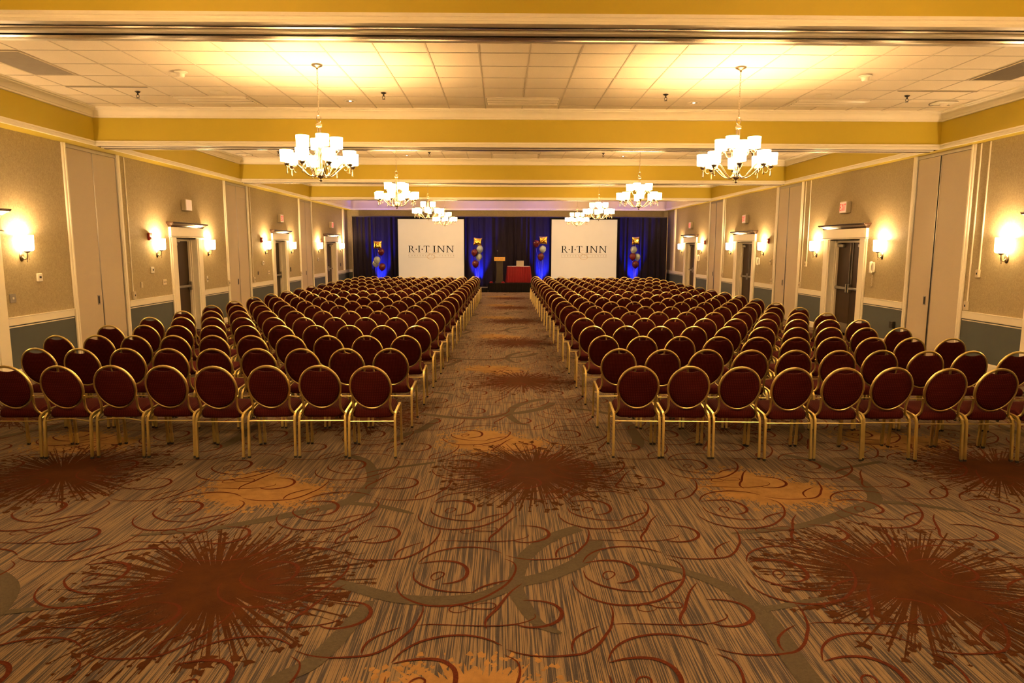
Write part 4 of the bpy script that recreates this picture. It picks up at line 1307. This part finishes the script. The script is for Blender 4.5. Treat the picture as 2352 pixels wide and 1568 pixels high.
for sx in (-1, 1):
    l = MB(); l.box(sx * .42 - .015, sx * .42 + .015, -.25, .25, .0, .7); l.build('leg', M['dark_metal'], e, 0)
# laptop, its lid towards the room
e = thing('laptop', 'open silver laptop on the red skirted table, lid towards the chairs', 'laptop', (.775, 30.56, TZ + .7255))
b = MB(); b.box(-.165, .165, -.06, .17, 0, .018, 0, .005); b.build('keyboard_base', M['alu'], e, 25)
l = MB(); l.box(-.165, .165, -.006, .006, 0, .235, 0, .005)
l.v = [(x, y - .06 - (z) * .18, .012 + z) for x, y, z in l.v]; l.build('lid', M['alu'], e, 25)
# lectern
e = thing('lectern', 'dark wooden lectern with gold name board and gooseneck microphone on the stage', 'lectern', (-.13, 30.45, STZ))
b = MB()
b.layers([[(x * w, -.17 + (y + .17) * 1, z) for x, y in ((-1, -.17), (1, -.17), (1, .20), (-1, .20))] for w, z in ((.19, 0), (.19, .05), (.155, .07), (.135, .5), (.15, .95), (.17, .97))])
b.build('column', M['wood_lectern'], e, 25)
t = MB(); t.box(-.235, .235, -.20, .28, .97, 1.0, 0, .006)
t.box(-.235, -.215, -.20, .28, 1.0, 1.09); t.box(.215, .235, -.20, .28, 1.0, 1.09)
t.prism([(-.20, 1.10), (.28, 1.0), (.28, 1.02), (-.20, 1.125)], -.235, .235, 'yz'); t.build('reading_top', M['wood_lectern'], e, 25)
p = MB(); p.box(-.24, .24, -.222, -.20, .965, 1.135, 0, .004); o = p.build('name_board', M['brass_plate'], e, 25)
q = MB(); h = .062; w = text_width('R.I.T INN', h, 1, .08); lettering(q, 'R.I.T INN', -.20, 1.02, h, .36 / w, .08, y0=-.222, y1=-.2235)
q.build('lettering', M['ink_grey'], o, 0)
g = MB(); g.tube([(-.10, .02, 1.08), (-.10, .0, 1.20), (-.10, -.02, 1.32), (-.10, -.06, 1.39)], .005, 6); g.build('gooseneck', M['black_plastic'], e)
g = MB(); g.lathe([(.001, -.03), (.016, -.028), (.022, 0), (.020, .02), (.001, .034)], 12, (-.10, -.075, 1.405)); g.build('microphone_head', M['grey_metal'], e)
# small dark red bundles on the riser's edge
for x, lab in ((-.50, 'small dark red cloth bundle on the step end of the stage riser'), (.02, 'small dark red cloth bundle between the lectern and the red table')):
    e = MB(); e.lathe([(.001, .075), (.05, .07), (.075, .045), (.08, .01), (.075, 0)][::-1], 16)
    o = e.build('cloth_bundle', M['skirt_red'], None); o.location = (x, 30.12, STZ); tag(o, lab, 'cloth', 'dark red cloth bundles')

# balloons
def balloon_mesh(mat):
    m = MB(); pr = [(.001, -.175), (.012, -.172), (.016, -.166), (.006, -.158), (.022, -.150), (.06, -.122), (.098, -.07), (.117, -.01), (.116, .035), (.10, .085), (.066, .122), (.03, .138), (.001, .142)]
    m.lathe([(a * 1.3, b * 1.2) for a, b in pr], 24)
    return m.mesh('balloon', mat, 60)
def foil_mesh():
    m = MB(); n = 14; V = []; F = []
    for sgn in (-1, 1):
        for i in range(n + 1):
            for j in range(n + 1):
                u, v = -1 + 2 * i / n, -1 + 2 * j / n
                pin = 1 - .10 * (1 - u ** 4) * (v * v) ** 2
                x = .165 * u * (1 - .13 * (1 - abs(u)) * abs(v) ** 3 - .09 * (1 - v * v)); z = .150 * v * (1 - .09 * (1 - u * u))
                th = .075 * max(0, 1 - u ** 4) ** .6 * max(0, 1 - v ** 4) ** .6
                th += .004 * math.sin(9 * u + 3) * math.sin(11 * v) * (1 - abs(u * v))
                V.append((x, sgn * th, z))
        b = 0 if sgn < 0 else (n + 1) ** 2
        for i in range(n):
            for j in range(n):
                a = b + i * (n + 1) + j
                F.append((a, a + n + 1, a + n + 2, a + 1) if sgn < 0 else (a, a + 1, a + n + 2, a + n + 1))
    m.add([(x * 1.15, y * 1.15, z * 1.2) for x, y, z in V], F)
    return m.mesh('balloon', M['foil_gold'], 60)
BM = {'g': foil_mesh(), 'r': balloon_mesh(M['balloon_red']), 'w': balloon_mesh(M['balloon_grey'])}
NAMEB = {'g': 'gold foil pillow balloon', 'r': 'burgundy balloon', 'w': 'pearl grey balloon'}
CLUST = [
 ('lectern-side wall cluster', (-5.58, 31.02), [('g', -5.60, 2.06, 'topmost'), ('r', -5.45, 1.75, 'upper'), ('w', -5.63, 1.38, 'front'), ('w', -5.72, 1.22, 'lower'), ('r', -5.40, 1.08, 'lowest')]),
 ('cluster between lectern-side screen and lectern', (-1.12, 31.02), [('g', -1.12, 2.21, 'topmost'), ('w', -1.02, 1.87, 'upper'), ('r', -1.26, 1.72, 'middle'), ('w', -1.07, 1.53, 'lower'), ('r', -1.22, 1.22, 'lowest')]),
 ('cluster between red table and laptop-side screen', (1.78, 31.02), [('g', 1.82, 2.27, 'topmost'), ('r', 1.51, 2.13, 'outer'), ('w', 1.80, 1.88, 'middle'), ('r', 1.72, 1.54, 'lowest')]),
 ('telephone-side wall cluster', (5.98, 31.02), [('g', 5.99, 2.26, 'topmost'), ('w', 5.91, 1.86, 'upper'), ('r', 5.86, 1.56, 'middle'), ('w', 6.09, 1.54, 'stage-side'), ('r', 5.99, 1.21, 'lowest')])]
rb_ = random.Random(3)
for cl, (bx, by), items in CLUST:
    w = MB(); w.lathe([(.001, .09), (.05, .085), (.07, .05), (.075, 0)][::-1], 14)
    o = w.build('balloon_weight', M['foil_gold'], None); o.location = (bx, by, 0)
    tag(o, 'small gold floor weight of balloon %s' % cl, 'weight', 'balloon weights')
    for q, (k, x, z, pos) in enumerate(items):
        yy = by - .02 * q + (0.12 if pos in ('lower', 'stage-side') else -.05)
        e = thing('balloon', '%s %s in the %s' % (pos, NAMEB[k], cl), 'balloon', (x, yy, z), 0, 'balloons by the stage')
        o = link('envelope', BM[k], e); o.rotation_euler = (rb_.uniform(-.15, .1), rb_.uniform(-.12, .12), rb_.uniform(-.5, .5) if k == 'g' else 0)
        zb = -.205 if k != 'g' else -.16
        s = MB(); L = z + zb - .08
        s.tube([(0, 0, zb), ((bx - x) * .35 + .01, (by - yy) * .3, zb - L * .35), ((bx - x) * .75, (by - yy) * .7, zb - L * .7), (bx - x, by - yy, zb - L)], .0028, 5)
        s.build('string', M['ribbon'], e)
    # LED par can throwing blue light up the drape
    e = thing('stage_uplight', 'black LED uplight behind balloon %s' % cl, 'uplight', (bx + .02, 31.36, 0), 0, 'blue uplights')
    c = MB(); c.lathe([(.06, .05), (.085, .07), (.09, .17), (.086, .17), (.07, .075)], 16, cap=False); c.box(-.1, .1, -.09, .09, 0, .018, 0, .004); c.build('housing', M['black_plastic'], e)
    lm = MB(); lm.lathe([(.001, .155), (.084, .155)], 16, cap=False); lm.build('lens', M['blue_glow'], e)
    ld = bpy.data.lights.new('uplight_beam', 'SPOT'); ld.energy = BLUE; ld.color = (0.012, 0.03, 1.0); ld.spot_size = R(52); ld.spot_blend = .8; ld.shadow_soft_size = .06
    l = link('uplight_beam', ld, e); l.location = (0, 0, .19); l.rotation_euler = (PI - R(13), 0, 0)
# ------------------------------------------------------------------ camera and output look
cam = bpy.data.cameras.new('camera'); cam.sensor_width = 36; cam.lens = 24.0; cam.clip_start = .05; cam.clip_end = 200
co = link('camera', cam)
yaw, pitch, roll = R(0.80), R(7.846), R(0.133)
fw = Vector((math.sin(yaw) * math.cos(pitch), math.cos(yaw) * math.cos(pitch), -math.sin(pitch)))
r0 = Vector((math.cos(yaw), -math.sin(yaw), 0)); u0 = r0.cross(fw)
rr = r0 * math.cos(roll) + u0 * math.sin(roll); uu = u0 * math.cos(roll) - r0 * math.sin(roll)
mx = Matrix((rr, uu, -fw)).transposed().to_4x4(); mx.translation = (0, 0, 1.96)
co.matrix_world = mx
SC.camera = co
w = bpy.data.worlds.new('world'); SC.world = w; w.use_nodes = True
bg = w.node_tree.nodes['Background']; bg.inputs[0].default_value = (1.0, .62, .30, 1); bg.inputs[1].default_value = 0.0
SC.view_settings.view_transform = 'Standard'; SC.view_settings.look = 'None'
SC.view_settings.gamma = 1; SC.view_settings.use_curve_mapping = False
SC.view_settings.exposure = EXPOSURE
SC.cycles.max_bounces = 6; SC.cycles.diffuse_bounces = 4; SC.cycles.glossy_bounces = 3
SC.cycles.sample_clamp_indirect = 6.0
SC.cycles.caustics_reflective = False; SC.cycles.caustics_refractive = False
SC.cycles.use_denoising = True
SC.cycles.use_adaptive_sampling = True; SC.cycles.adaptive_threshold = 0.02
